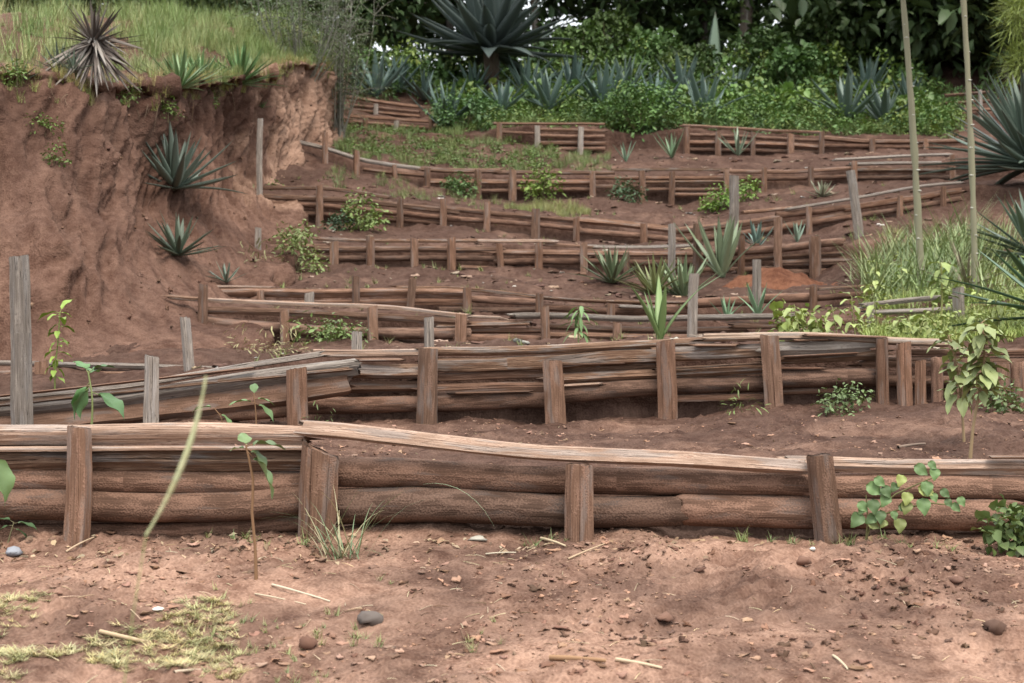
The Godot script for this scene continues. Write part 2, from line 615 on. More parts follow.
	for k in m:
		var base := g.v.size()
		var k2 := (k + 1) % m
		for j in rings.size():
			var a: Vector3 = rings[j][k]
			var b: Vector3 = rings[j][k2]
			var al: Vector3 = rings[mini(j + 1, rings.size() - 1)][k] - rings[maxi(j - 1, 0)][k]
			var ac := b - a
			if ac.length() < 1e-6:
				ac = rings[clampi(j, 1, rings.size() - 2)][k2] - rings[clampi(j, 1, rings.size() - 2)][k]
			if j == 0:
				al = rings[1][k] - rings[0][k]
			elif j == 1:
				al = rings[3][k] - rings[2][k]
			elif j == rings.size() - 2:
				al = rings[j - 1][k] - rings[j - 2][k]
			elif j == rings.size() - 1:
				al = rings[rings.size() - 1][k] - rings[rings.size() - 2][k]
			var nm := ac.cross(al)
			nm = nm.normalized() if nm.length() > 1e-12 else Vector3.UP
			g.v.append(a)
			g.v.append(b)
			nn.append(nm)
			nn.append(nm)
			g.uv.append(Vector2(us[j], around[k] / sum))
			g.uv.append(Vector2(us[j], around[k + 1] / sum))
			g.c.append(tint)
			g.c.append(tint)
		g.quad_grid(base, 2, rings.size())
	var arr := []
	arr.resize(Mesh.ARRAY_MAX)
	arr[Mesh.ARRAY_VERTEX] = g.v
	arr[Mesh.ARRAY_NORMAL] = nn
	arr[Mesh.ARRAY_TEX_UV] = g.uv
	arr[Mesh.ARRAY_COLOR] = g.c
	arr[Mesh.ARRAY_INDEX] = g.i
	var mesh := ArrayMesh.new()
	mesh.add_surface_from_arrays(Mesh.PRIMITIVE_TRIANGLES, arr)
	return mesh


const TONES := [[0.98, 0.94, 0.92], [1.0, 0.97, 0.94], [1.0, 1.0, 1.0], [1.0, 0.95, 0.92], [1.0, 0.98, 0.96]]


func wood_tint(kind: int) -> Color:
	# every timber weathers its own way: darker or paler, redder or greyer
	var k := rng.randf_range(0.6, 1.12) if kind != 4 else rng.randf_range(0.95, 1.2)
	var t: Array = TONES[kind]
	var c := Color(t[0] * k, t[1] * k, t[2] * k)
	var grey := rng.randf_range(0.0, 0.5) if kind != 2 else 0.0
	return Color(c.r * lerpf(1.0, 0.86, grey), c.g * lerpf(1.0, 1.06, grey), c.b * lerpf(1.0, 1.22, grey))


func post_mesh(top: Vector3, foot: Vector3, w: float, kind: int, sides: int, taper := 1.08, slant := 0.0) -> ArrayMesh:
	return timber([top, foot], w, w * rng.randf_range(0.7, 0.95), kind, sides, wood_tint(kind), taper, 0.004, slant)


func add_log(parent: Node3D, d: float, e: Array, sides: int) -> void:
	# e: thickness in pixels, wood, depth offset, then px, py pairs from left to right
	var dd: float = d + e[2]
	var pts: Array = []
	for k in range(3, e.size(), 2):
		pts.append(at(e[k], e[k + 1], dd) - parent.position)
	var h: float = e[0] / F * dd * (1.0 if sides >= 16 else (0.94 if sides >= 12 else 0.8))
	var start: Vector3 = pts[0]
	for k in pts.size():
		pts[k] -= start
	part("log", timber(pts, h, clampf(h * rng.randf_range(0.9, 1.3), 0.05, 0.2), e[1], sides, wood_tint(e[1]), rng.randf_range(0.86, 1.04)), wood[e[1]], parent, Transform3D(Basis(), start))


func add_post(parent: Node3D, called: String, d: float, e: Array, sides: int) -> MeshInstance3D:
	# e: top px, top py, foot px, foot py, width px, wood
	var top := at(e[0], e[1], d)
	var foot := at(e[2], e[3], d)
	foot += (foot - top).normalized() * 0.18
	var w: float = e[4] / F * d
	var o := part(called, post_mesh(Vector3.ZERO, foot - top, w, e[5], sides, e[8] if e.size() > 8 else 1.08, e[7] if e.size() > 7 else rng.randf_range(-0.12, 0.12) * w), wood[e[5]], parent, Transform3D(Basis(), top - (parent.position if parent != self else Vector3.ZERO)))
	return o


func wall(label: String, d: float, logs: Array, posts: Array, sides := 12) -> void:
	var first: Array = posts[0] if posts.size() else [logs[0][3], logs[0][4], logs[0][3], logs[0][4]]
	var root := thing("log_retaining_wall", label, "retaining wall", at(first[2], first[3], d), "log retaining walls up the slope")
	root.set_meta("kind", "thing")
	for e in logs:
		add_log(root, d, e, sides)
	if sides >= 12:
		for e in logs:
			if rng.randf() < 0.3:
				var x0: float = e[3]
				var x1: float = e[e.size() - 2]
				var y0: float = e[4]
				var y1: float = e[e.size() - 1]
				var a := rng.randf_range(0.0, 0.5)
				var b := minf(1.0, a + rng.randf_range(0.25, 0.6))
				var off: float = e[0] * rng.randf_range(-0.52, -0.4)
				add_log(root, d, [maxf(3.0, e[0] * rng.randf_range(0.14, 0.28)), [1, 3, 1, 4, 3][rng.randi() % 5], e[2] - 0.05, lerpf(x0, x1, a), lerpf(y0, y1, a) + off, lerpf(x0, x1, b), lerpf(y0, y1, b) + off + rng.randf_range(-1.5, 1.5)], 8)
	for e in posts:
		var gap: float = 0.075 + e[4] / F * d * 0.42
		if e.size() > 6:
			gap = e[6]
		add_post(root, "post", d - gap, e, sides)


func lone_post(label: String, d: float, e: Array) -> void:
	var o := add_post(self, numbered("standing_post"), d, e, 12)
	o.set_meta("label", label)
	o.set_meta("category", "post")
	o.set_meta("group", "weathered posts standing on the terraces")


func make_walls() -> void:
	wall("nearest log wall left of the split wedge post, four stacked logs with pale top slab", 5.6, [
		[20, 4, 0.0, -330, 434, 120, 434, 302, 437],
		[11, 3, 0.05, -330, 446, 60, 446],
		[24, 1, 0.0, -330, 461, 150, 459, 302, 459],
		[28, 0, 0.02, -330, 481, 130, 480, 302, 478],
		[34, 0, 0.0, -330, 510, 150, 505, 302, 498],
		[22, 0, 0.05, -330, 533, 150, 530, 302, 520],
	], [
		[76, 428, 73, 533, 25, 3],
		[-168, 430, -170, 535, 26, 3],
	], 16)
	wall("nearest log wall right of the split wedge post, two thick muddy logs under long rails", 5.6, [
		[30, 0, 0.02, 335, 475, 560, 480, 812, 482],
		[25, 0, 0.02, 806, 486, 920, 490, 1330, 494],
		[36, 0, 0.0, 335, 505, 500, 507, 679, 510],
		[32, 0, 0.0, 682, 511, 830, 514, 1010, 518],
		[30, 0, 0.02, 1012, 518, 1330, 520],
		[17, 4, 0.03, 788, 464, 900, 465, 1330, 467],
	], [
		[326, 452, 322, 526, 40, 3, 0.12, -0.032, 0.84],
		[578, 465, 578, 535, 29, 3],
		[822, 456, 831, 538, 28, 3],
		[1096, 458, 1098, 538, 27, 3],
		[1306, 458, 1305, 540, 27, 3],
	], 16)
	# the long pale rail lying loose along the top of the near wall
	var rail := thing("loose_rail", "long pale bowed rail resting along the top of the nearest wall", "rail", at(306, 426, 5.55))
	add_log(rail, 5.55, [17, 4, 0.0, 306, 427, 345, 430, 421, 440, 526, 451, 632, 458, 740, 463, 800, 466], 16)

	wall("second log wall from the front, five courses of split timber across the middle", 8.6, [
		[9, 4, 0.02, 316, 353, 370, 354, 426, 353],
		[10, 1, 0.0, 424, 352, 560, 348, 706, 342],
		[10, 4, -0.02, 706, 338, 820, 338, 945, 342],
		[17, 1, 0.0, 340, 369, 426, 368],
		[17, 1, 0.0, 428, 366, 550, 361, 660, 356],
		[15, 1, 0.0, 655, 353, 770, 350],
		[16, 2, 0.0, 764, 349, 867, 347],
		[13, 3, 0.02, 330, 388, 424, 386],
		[9, 3, 0.02, 428, 378, 550, 375],
		[9, 1, 0.02, 546, 370, 660, 367],
		[13, 3, 0.0, 428, 388, 552, 386],
		[11, 1, 0.0, 548, 379, 660, 375, 770, 368],
		[10, 1, 0.0, 766, 362, 878, 356],
		[19, 0, 0.0, 290, 408, 424, 405],
		[19, 0, 0.0, 426, 403, 548, 401],
		[19, 0, 0.0, 550, 396, 664, 389],
		[18, 0, 0.0, 664, 386, 770, 382],
		[21, 0, 0.0, 770, 378, 872, 376],
		[8, 3, 0.0, 676, 399, 766, 396],
		[7, 3, 0.0, 780, 392, 830, 391],
		[12, 3, 0.06, 866, 362, 1300, 362],
		[12, 0, 0.06, 866, 380, 1300, 381],
	], [
		[427, 349, 427, 425, 20, 3],
		[551, 361, 557, 427, 20, 3],
		[668, 341, 669, 421, 18, 3],
		[768, 336, 774, 406, 19, 3],
		[882, 339, 882, 400, 12, 3],
		[903, 343, 904, 402, 16, 3],
	], 14)
	wall("row of short upright stakes ending the second wall beside the leafy sapling", 8.5, [
		[9, 3, 0.14, 908, 352, 1060, 353],
	], [
		[921, 361, 921, 404, 11, 3, 0.0], [938, 358, 938, 404, 12, 0, 0.0], [957, 362, 957, 404, 13, 3, 0.0], [977, 364, 977, 404, 12, 0, 0.0],
		[999, 364, 999, 404, 17, 3, 0.0], [1019, 362, 1019, 404, 14, 0, 0.0],
	], 10)
	wall("cracked grey split log sloping down to the tall grey post", 8.35, [
		[8, 2, 0.06, -330, 428, -70, 404, 100, 388, 220, 371, 318, 355],
		[17, 2, 0.0, -330, 441, -70, 417, 100, 402, 230, 381, 355, 365],
		[30, 3, 0.02, -330, 452, -70, 424, 120, 411, 240, 399, 348, 384],
		[20, 0, 0.05, -70, 442, 120, 434, 200, 417, 300, 409],
	], [
		[296, 369, 296, 421, 20, 3],
	], 14)
	wall("low plank wall at the foot of the bare earth bank behind the tall grey post", 9.5, [
		[6, 2, 0.0, -40, 362, 60, 364, 226, 369],
		[12, 3, 0.0, -40, 374, 60, 376, 226, 379],
		[13, 0, 0.02, -40, 388, 60, 390, 226, 392],
	], [
		[42, 362, 42, 394, 14, 3],
	])
	wall("third log wall with pale thin slab on top at left of centre", 11.5, [
		[6, 1, 0.0, 172, 297, 200, 299],
		[6, 4, 0.0, 205, 299, 300, 304, 390, 308, 466, 315],
		[10, 3, 0.0, 205, 309, 300, 313, 380, 318, 466, 323],
		[15, 0, 0.0, 205, 322, 300, 328, 380, 332, 470, 336],
		[5, 0, 0.0, 289, 339, 350, 343],
		[4, 4, 0.02, 440, 315, 500, 318],
		[8, 1, 0.0, 440, 325, 528, 323],
		[14, 0, 0.0, 455, 339, 540, 339],
		[7, 3, 0.04, 470, 330, 545, 331],
	], [
		[203, 285, 203, 321, 10, 3], [285, 311, 285, 343, 9, 3], [373, 307, 374, 343, 11, 3], [462, 315, 462, 347, 12, 3], [545, 307, 546, 343, 9, 3],
	], 10)
	wall("third log wall right of centre under a long silver grey rail", 11.5, [
		[9, 2, -0.02, 516, 315, 550, 315, 640, 318, 740, 317, 800, 315],
		[8, 3, 0.02, 548, 327, 640, 330, 745, 329],
		[8, 3, 0.0, 548, 335, 650, 337, 745, 336],
		[9, 3, 0.0, 735, 325, 800, 325, 872, 321],
	], [
		[618, 323, 618, 342, 9, 3], [783, 316, 783, 334, 9, 3], [867, 308, 867, 334, 7, 3],
	], 10)
	wall("short grey rail fence in the green weeds at the right", 11.2, [
		[7, 2, 0.0, 864, 306, 910, 301, 956, 297],
		[7, 2, 0.0, 868, 312, 950, 309],
	], [
		[870, 304, 870, 336, 7, 2], [959, 288, 959, 326, 10, 2],
	], 10)
	wall("fourth log wall just behind the third wall at left of centre", 12.6, [
		[4, 4, 0.0, 178, 287, 230, 287, 270, 288],
		[12, 3, 0.0, 205, 294, 300, 293, 390, 292, 464, 293],
		[9, 3, 0.0, 255, 303, 380, 302, 464, 303],
		[5, 1, 0.0, 398, 287, 470, 289, 534, 296],
		[10, 0, 0.0, 470, 299, 537, 302],
		[8, 0, 0.0, 440, 309, 538, 310],
	], [
		[356, 277, 356, 305, 8, 3], [412, 279, 410, 309, 8, 3], [261, 291, 261, 306, 8, 3], [309, 293, 309, 306, 10, 2], [466, 288, 466, 314, 9, 3], [538, 294, 538, 319, 8, 3],
	], 10)
	wall("fourth log wall right of centre below the spiky leaf clumps", 12.6, [
		[5, 1, 0.0, 538, 297, 600, 301, 690, 303],
		[9, 0, 0.02, 540, 306, 620, 311, 690, 311],
		[6, 2, -0.04, 622, 306, 660, 307],
		[13, 0, 0.0, 688, 302, 752, 300],
		[12, 0, 0.0, 754, 298, 815, 297],
		[4, 1, 0.0, 819, 289, 876, 286],
		[9, 0, 0.02, 812, 297, 876, 293],
	], [
		[612, 304, 612, 322, 8, 3], [813, 286, 813, 308, 9, 3],
	], 10)
	wall("fifth log wall of four thin courses below the soil terrace", 15.0, [
		[6, 0, 0.0, 255, 247, 325, 246],
		[7, 0, 0.0, 255, 255, 325, 256],
		[5, 1, 0.0, 318, 239, 400, 241, 480, 241],
		[9, 3, 0.0, 318, 248, 400, 250, 500, 250],
		[8, 0, 0.0, 318, 258, 400, 259, 500, 259],
		[5, 4, -0.03, 480, 241, 554, 242],
		[4, 2, 0.0, 586, 246, 640, 247, 696, 246],
		[5, 3, 0.0, 546, 245, 592, 247],
		[9, 3, 0.0, 496, 252, 590, 253, 694, 254],
		[9, 0, 0.0, 496, 261, 590, 262, 694, 263],
		[5, 3, 0.0, 462, 267, 498, 268],
	], [
		[334, 242, 334, 264, 9, 3], [370, 237, 370, 263, 8, 3], [413, 239, 413, 267, 8, 3], [451, 238, 451, 267, 9, 3], [500, 244, 501, 268, 7, 3],
		[538, 243, 538, 268, 8, 3], [585, 243, 585, 271, 8, 3], [627, 253, 627, 272, 7, 3],
	], 10)
	wall("fifth log wall at right above the red soil mound", 15.0, [
		[10, 0, 0.0, 697, 255, 770, 249, 842, 242],
		[7, 3, 0.0, 697, 263, 780, 258, 842, 254],
		[9, 3, 0.0, 778, 264, 842, 262],
		[9, 0, 0.0, 778, 272, 845, 271],
		[8, 0, 0.02, 697, 270, 780, 268],
	], [
		[741, 236, 741, 278, 7, 3], [777, 218, 777, 270, 8, 3], [815, 237, 816, 278, 11, 3],
	], 10)
	wall("sixth log wall running from the bare bank down to the middle", 16.8, [
		[4, 3, 0.0, 236, 189, 258, 192],
		[5, 3, 0.0, 262, 188, 330, 189, 388, 197],
		[7, 3, 0.0, 262, 196, 350, 200, 400, 205, 458, 212],
		[7, 0, 0.0, 262, 203, 340, 207, 458, 219],
		[7, 0, 0.02, 285, 212, 330, 214, 440, 224],
		[7, 3, 0.0, 446, 209, 500, 213, 580, 220],
		[7, 0, 0.0, 446, 218, 500, 221, 580, 229],
		[8, 3, 0.0, 578, 221, 630, 226, 672, 230],
		[8, 0, 0.0, 578, 230, 630, 235, 690, 241],
	], [
		[319, 186, 319, 224, 7, 3], [400, 199, 400, 221, 7, 3], [444, 199, 444, 226, 7, 3], [487, 202, 487, 230, 7, 3], [535, 209, 535, 232, 8, 3],
		[577, 218, 577, 241, 6, 3], [643, 224, 643, 244, 7, 3],
	], 10)
	wall("sixth log wall at right rising under a long pale slab", 16.8, [
		[5, 1, 0.0, 744, 213, 791, 208],
		[4, 2, -0.03, 790, 209, 850, 199, 915, 187, 960, 183],
		[8, 3, 0.0, 676, 232, 730, 226, 778, 218],
		[9, 0, 0.0, 776, 216, 850, 207],
		[8, 0, 0.0, 676, 240, 760, 231, 850, 218],
		[8, 3, 0.02, 780, 226, 850, 214],
		[9, 3, 0.0, 846, 209, 900, 200, 960, 191],
		[7, 0, 0.0, 850, 217, 960, 199],
	], [
		[697, 226, 697, 247, 7, 3], [809, 207, 809, 234, 6, 3], [900, 196, 900, 215, 6, 3], [944, 187, 944, 204, 6, 3],
	], 10)
	wall("seventh log wall curving down from the bank below the green slope", 19.5, [
		[6, 2, 0.0, 292, 141, 326, 149, 367, 160, 425, 169],
		[6, 3, 0.0, 422, 169, 460, 171, 500, 171],
		[5, 3, 0.0, 365, 170, 425, 176],
		[7, 3, 0.0, 428, 181, 512, 182],
		[6, 0, 0.0, 455, 190, 512, 191],
		[6, 3, 0.0, 498, 172, 560, 172, 614, 173],
		[7, 3, 0.0, 510, 181, 592, 182],
		[6, 0, 0.0, 510, 189, 592, 190],
		[4, 1, 0.0, 612, 170, 670, 170, 727, 170],
		[6, 3, 0.02, 590, 178, 728, 178],
		[4, 1, 0.0, 645, 183, 728, 182],
		[5, 3, 0.0, 645, 189, 728, 189],
		[5, 3, 0.0, 590, 186, 645, 186],
		[5, 3, 0.0, 676, 195, 728, 195],
	], [
		[325, 133, 325, 158, 6, 3], [356, 151, 356, 168, 7, 3], [394, 165, 395, 178, 5, 3], [428, 168, 428, 186, 7, 3], [478, 170, 478, 200, 7, 3],
		[513, 170, 513, 203, 8, 3], [592, 172, 592, 196, 6, 3], [642, 171, 642, 197, 7, 3], [672, 172, 672, 207, 6, 3], [727, 170, 727, 192, 6, 3],
	], 8)
	wall("seventh log wall at right with loose slabs behind the slim pale stems", 19.5, [
		[6, 3, 0.0, 725, 171, 790, 171, 856, 168],
		[6, 0, 0.0, 725, 179, 790, 179, 856, 176],
		[4, 2, 0.0, 836, 160, 890, 157, 950, 155],
		[5, 2, 0.0, 851, 164, 940, 163],
		[7, 1, 0.0, 856, 171, 945, 171],
		[6, 0, 0.02, 856, 178, 960, 177],
	], [
		[765, 168, 765, 190, 6, 3], [811, 167, 811, 188, 6, 3], [854, 161, 854, 182, 6, 3], [952, 155, 952, 181, 6, 3],
	], 8)
	wall("upper log wall piece left of the shrub that overhangs it", 23.0, [
		[4, 3, 0.0, 494, 123, 550, 124, 604, 124],
		[5, 3, 0.0, 536, 130, 604, 131], [5, 0, 0.0, 536, 136, 604, 137], [5, 3, 0.0, 540, 143, 604, 143], [5, 0, 0.0, 560, 149, 604, 149],
		[4, 0, 0.02, 498, 132, 540, 134],
	], [
		[499, 123, 499, 142, 6, 3], [537, 126, 537, 145, 5, 2], [581, 127, 581, 154, 6, 2],
	], 8)
	wall("upper log wall right of the overhanging shrub", 23.0, [
		[4, 3, 0.0, 683, 126, 750, 129, 820, 133],
		[5, 0, 0.0, 686, 135, 750, 137, 820, 140], [6, 3, 0.0, 690, 143, 750, 144, 822, 147], [5, 0, 0.02, 690, 149, 822, 152],
		[6, 3, 0.0, 824, 138, 880, 142, 968, 141], [6, 0, 0.0, 824, 146, 968, 148],
	], [
		[688, 127, 688, 154, 7, 3], [718, 132, 718, 155, 6, 3], [753, 132, 753, 156, 5, 3], [790, 134, 790, 157, 7, 3], [821, 132, 821, 153, 6, 3], [872, 139, 872, 153, 6, 3], [926, 139, 926, 152, 5, 3],
	], 8)
	wall("mossy low log wall beneath the round bush at upper left", 25.0, [
		[5, 3, 0.0, 350, 116, 400, 120, 434, 122], [5, 0, 0.0, 350, 122, 434, 128],
	], [
		[396, 121, 396, 134, 5, 2], [431, 120, 431, 136, 5, 3], [365, 118, 365, 130, 5, 3],
	], 8)
	wall("topmost mossy log wall at upper left below the hedge", 26.4, [
		[5, 3, 0.0, 342, 97, 380, 102, 418, 107], [4, 0, 0.0, 345, 104, 418, 112], [4, 3, 0.0, 350, 110, 418, 116],
	], [
		[376, 104, 376, 117, 5, 2],
	], 8)
	wall("far log wall under the dark bank at upper right", 26.4, [
		[4, 3, 0.0, 922, 119, 990, 117], [5, 0, 0.0, 930, 125, 990, 123], [4, 3, 0.06, 945, 96, 990, 92], [4, 0, 0.06, 945, 103, 990, 101], [4, 3, 0.06, 950, 110, 990, 109],
	], [
		[980, 90, 981, 124, 4, 2],
	], 8)

	lone_post("tall grey square post at the left edge of the picture", 8.05, [18, 257, 20, 430, 20, 2])
	lone_post("short grey post standing before the sloping cracked log", 7.95, [152, 357, 152, 428, 15, 2])
	lone_post("slender leaning bleached post behind the sloping cracked log", 9.0, [184, 318, 190, 392, 11, 2])
	lone_post("thin grey stub behind the second wall, nearest the loose pale slab end", 9.1, [356, 332, 356, 358, 11, 2])
	lone_post("grey stake rising directly behind a brown post of the second wall", 9.1, [429, 318, 429, 362, 11, 2])
	lone_post("split grey stake in front of the silver rail, right of centre", 11.2, [695, 274, 692, 342, 10, 2])
	lone_post("brown upright post rising between the spiky clumps at centre right", 14.8, [697, 224, 697, 284, 8, 3])
	lone_post("light grey post crossing the fifth wall beside the spiky clumps", 14.75, [672, 224, 672, 276, 7, 2])
	lone_post("tall dark post at centre right beside the bright green bush", 15.8, [734, 176, 735, 250, 10, 2])
	lone_post("leaning bleached grey post by the long pale slab at right", 15.7, [850, 171, 859, 240, 9, 2])
	lone_post("squat grey stump in front of the red soil mound", 12.3, [756, 260, 757, 314, 10, 2])
	lone_post("thin tall grey post against the eroded bank at left", 16.6, [260, 119, 260, 203, 6, 2])
	lone_post("short mossy post stub at the broken left end of the fifth wall", 14.6, [259, 228, 258, 264, 6, 2])


# ---------------------------------------------------------------- leaves
const HEART := [0.0, 0.34, 0.42, 0.38, 0.29, 0.17, 0.0]
const OVAL := [0.02, 0.17, 0.25, 0.26, 0.21, 0.12, 0.0]
const LANCE := [0.02, 0.07, 0.10, 0.10, 0.08, 0.045, 0.0]
const HEART4 := [0.06, 0.4, 0.3, 0.0]
const OVAL4 := [0.03, 0.23, 0.2, 0.0]
const LANCE4 := [0.02, 0.09, 0.08, 0.0]


func aim(dir: Vector3, up := Vector3.UP) -> Basis:
	var z := dir.normalized()
	if absf(z.dot(up)) > 0.98:
		up = Vector3(1, 0, 0.2)
	var x := up.cross(z).normalized()
	return Basis(x, z.cross(x), z)


func leaf_geo(g: Geo, xf: Transform3D, widths: Array, fold: float, droop: float, tint: Color, wave := 0.0) -> void:
	var base := g.v.size()
	var n := widths.size()
	for j in n:
		var t := float(j) / (n - 1)
		for k in 3:
			var s := k - 1.0
			var x: float = s * widths[j]
			var ph := sin(t * 9.0 + s * 2.0) * wave
			g.v.append(xf * Vector3(x, fold * absf(x) - droop * t * t + ph * absf(s) * 0.06, t))
			var c := tint
			if k == 1:
				c = Color(tint.r * 1.25, tint.g * 1.18, tint.b * 1.15)
			g.c.append(c)
	g.quad_grid(base, 3, n)


func leaf_mesh(widths: Array, fold: float, droop: float, wave := 0.0) -> ArrayMesh:
	# a leaf near enough to show its midrib, veins and wavy rim
	var g := Geo.new()
	var n := 17
	var across := 9
	for j in n:
		var t := float(j) / (n - 1)
		var f := t * (widths.size() - 1)
		var a := mini(int(f), widths.size() - 2)
		var w := lerpf(widths[a], widths[a + 1], smoothstep(0.0, 1.0, f - a))
		for k in across:
			var q := k / (across - 1.0) * 2.0 - 1.0
			var x := q * w
			var y := fold * absf(x) - droop * t * t + sin(t * 11.0 + signf(q) * 1.3) * wave * 0.06 * absf(q)
			var vein := clampf(1.0 - absf(fposmod(t * 7.0 - absf(q) * 1.6, 1.0) - 0.5) * 6.0, 0.0, 1.0)
			y -= vein * 0.008
			g.v.append(Vector3(x, y, t))
			var v := 1.0 + 0.22 * vein + 0.12 * n_mid.get_noise_2d(x * 3.0, t * 3.0)
			if k == 4:
				v = 1.5
			g.c.append(Color(v, v, v * 0.95))
	g.quad_grid(0, across, n)
	return g.mesh()


func tinted(m: Material, c: Color) -> Material:
	var key := "%s_%d_%d_%d" % [m.get_instance_id(), int(c.r * 400), int(c.g * 400), int(c.b * 400)]
	if not mat.has(key):
		var t: StandardMaterial3D = m.duplicate()
		t.albedo_color = c.linear_to_srgb()
		mat[key] = t
	return mat[key]


func clump(n: int, radius: float, size: float, widths: Array, sd: int, outward := 0.7) -> ArrayMesh:
	# a spray of leaves round a point
	var r := RandomNumberGenerator.new()
	r.seed = sd
	var g := Geo.new()
	for k in n:
		var dir := Vector3(r.randfn(), r.randfn() * 0.8 + 0.15, r.randfn()).normalized()
		var p := dir * radius * pow(r.randf(), 0.45)
		var look := (dir * outward + Vector3(r.randfn(), r.randfn() - 0.35, r.randfn()) * 0.45).normalized()
		var s := size * r.randf_range(0.6, 1.25)
		var up := (Vector3.UP + Vector3(r.randfn(), 0, r.randfn()) * 0.5).normalized()
		var b := aim(look, up).scaled(Vector3(s, s, s))
		b = Basis(b.x.normalized() * s, b.y.normalized() * s, b.z.normalized() * s)
		var v := r.randf_range(0.65, 1.3)
		leaf_geo(g, Transform3D(b, p), widths, 0.35, r.randf_range(0.05, 0.4), Color(v * r.randf_range(0.9, 1.2), v, v * r.randf_range(0.8, 1.05)))
	return g.mesh()


func foliage(mesh: String, spots: Array) -> ArrayMesh:
	# many sprays of leaves joined into one mesh
	var src: Array = leaf_meshes[mesh].surface_get_arrays(0)
	var v0: PackedVector3Array = src[Mesh.ARRAY_VERTEX]
	var n0: PackedVector3Array = src[Mesh.ARRAY_NORMAL]
	var c0: PackedColorArray = src[Mesh.ARRAY_COLOR]
	var i0: PackedInt32Array = src[Mesh.ARRAY_INDEX]
	var shades: Array = []
	for k in 6:
		var f := 0.62 + 0.15 * k
		var c := PackedColorArray()
		for e in c0:
			c.append(Color(e.r * f * rng.randf_range(0.92, 1.1), e.g * f, e.b * f * rng.randf_range(0.85, 1.1)))
		shades.append(c)
	var v := PackedVector3Array()
	var nn := PackedVector3Array()
	var cc := PackedColorArray()
	var ii := PackedInt32Array()
	for xf: Transform3D in spots:
		var base := v.size()
		v.append_array(xf * v0)
		nn.append_array(Transform3D(xf.basis.orthonormalized(), Vector3.ZERO) * n0)
		cc.append_array(shades[rng.randi() % 6])
		for e in i0:
			ii.append(base + e)
	var arr := []
	arr.resize(Mesh.ARRAY_MAX)
	arr[Mesh.ARRAY_VERTEX] = v
	arr[Mesh.ARRAY_NORMAL] = nn
	arr[Mesh.ARRAY_COLOR] = cc
	arr[Mesh.ARRAY_INDEX] = ii
	var m := ArrayMesh.new()
	m.add_surface_from_arrays(Mesh.PRIMITIVE_TRIANGLES, arr)
	return m


func blade_geo(g: Geo, root: Vector3, dir: Vector3, length: float, width: float, bend: float, tint: Color) -> void:
	# a grass blade that leans along dir and arches over
	var base := g.v.size()
	var flat := Vector3(dir.x, 0, dir.z)
	flat = flat.normalized() if flat.length() > 1e-4 else Vector3(1, 0, 0)
	var across := Vector3.UP.cross(flat).normalized()
	var p := root
	var d := dir.normalized()
	var n := 6 if bend < 3.0 else 18
	for j in n + 1:
		var t := float(j) / n
		var w := width * (1.0 - pow(t, 1.6)) * 0.5
		g.v.append(p - across * w)
		g.v.append(p + across * w)
		g.c.append(tint)
		g.c.append(tint)
		p += d * length / n
		d = (d + Vector3.DOWN * bend / n * (0.4 + t * 1.2)).normalized()
	g.quad_grid(base, 2, n + 1)


func tuft(n: int, length: float, width: float, lean: float, sd: int) -> ArrayMesh:
	var r := RandomNumberGenerator.new()
	r.seed = sd
	var g := Geo.new()
	for k in n:
		var a := r.randf() * TAU
		var dir := Vector3(cos(a) * lean * r.randf_range(0.3, 1.4), 1.0, sin(a) * lean * r.randf_range(0.3, 1.4))
		var v := r.randf_range(0.7, 1.25)
		blade_geo(g, Vector3(r.randfn(), 0, r.randfn()) * length * 0.12, dir, length * r.randf_range(0.5, 1.15), width * r.randf_range(0.7, 1.2), r.randf_range(0.2, 1.4), Color(v * r.randf_range(0.9, 1.15), v, v * 0.9))
	return g.mesh()


func agave_leaf(curl: float) -> ArrayMesh:
	# unit-long thick leaf, gutter on the upper side, along +z
	var g := Geo.new()
	var n := 9
	var section := [[-1.0, 0.10], [-0.5, 0.0], [0.0, -0.06], [0.5, 0.0], [1.0, 0.10], [0.45, -0.26], [-0.45, -0.26]]
	var m := section.size()
	for j in n + 1:
		var t := float(j) / n
		var w := 0.068 * (0.72 + 0.9 * t * (1.0 - t) * 1.3) * pow(clampf(1.0 - pow(t, 2.4), 0.0, 1.0), 0.85) + 0.0015
		var y := curl * t * t
		for k in m + 1:
			var s: Array = section[k % m]
			g.v.append(Vector3(s[0] * w, y + s[1] * w * 1.0, t))
			var v := 1.0
			if k % m == 0 or k % m == 4:
				v = 0.82
			g.c.append(Color(v, v, v) if t < 0.955 else Color(0.45, 0.3, 0.25))
	for j in n:
		for k in m:
			var a := j * (m + 1) + k
			var b := a + m + 1
			g.i.append_array(PackedInt32Array([a, b, b + 1, a, b + 1, a + 1]))
	return g.mesh()


func tube(g: Geo, pts: Array, r0: float, r1: float, sides: int, tint: Color, knots := 0.0) -> void:
	var base := g.v.size()
	var along := 0.0
	for j in pts.size():
		var a: Vector3 = pts[maxi(j - 1, 0)]
		var b: Vector3 = pts[mini(j + 1, pts.size() - 1)]
		if j > 0:
			along += pts[j].distance_to(pts[j - 1])
		var t := (b - a).normalized()
		var n := t.cross(Vector3(0.31, 0.2, 0.93)).normalized()
		var o := t.cross(n)
		var s := float(j) / maxf(pts.size() - 1, 1)
		var r := lerpf(r0, r1, s) * (1.0 + knots * n_mid.get_noise_2d(along * 6.0, r0 * 900.0))
		for k in sides + 1:
			var f := TAU * k / sides
			var rr := r * (1.0 + knots * n_mid.get_noise_3d(cos(f) * 1.5, sin(f) * 1.5 + r0 * 100.0, along * 1.2))
			g.v.append(pts[j] + (n * cos(f) + o * sin(f)) * rr)
			g.uv.append(Vector2(along / 3.0, float(k) / sides))
			g.c.append(tint)
	g.quad_grid(base, sides + 1, pts.size())


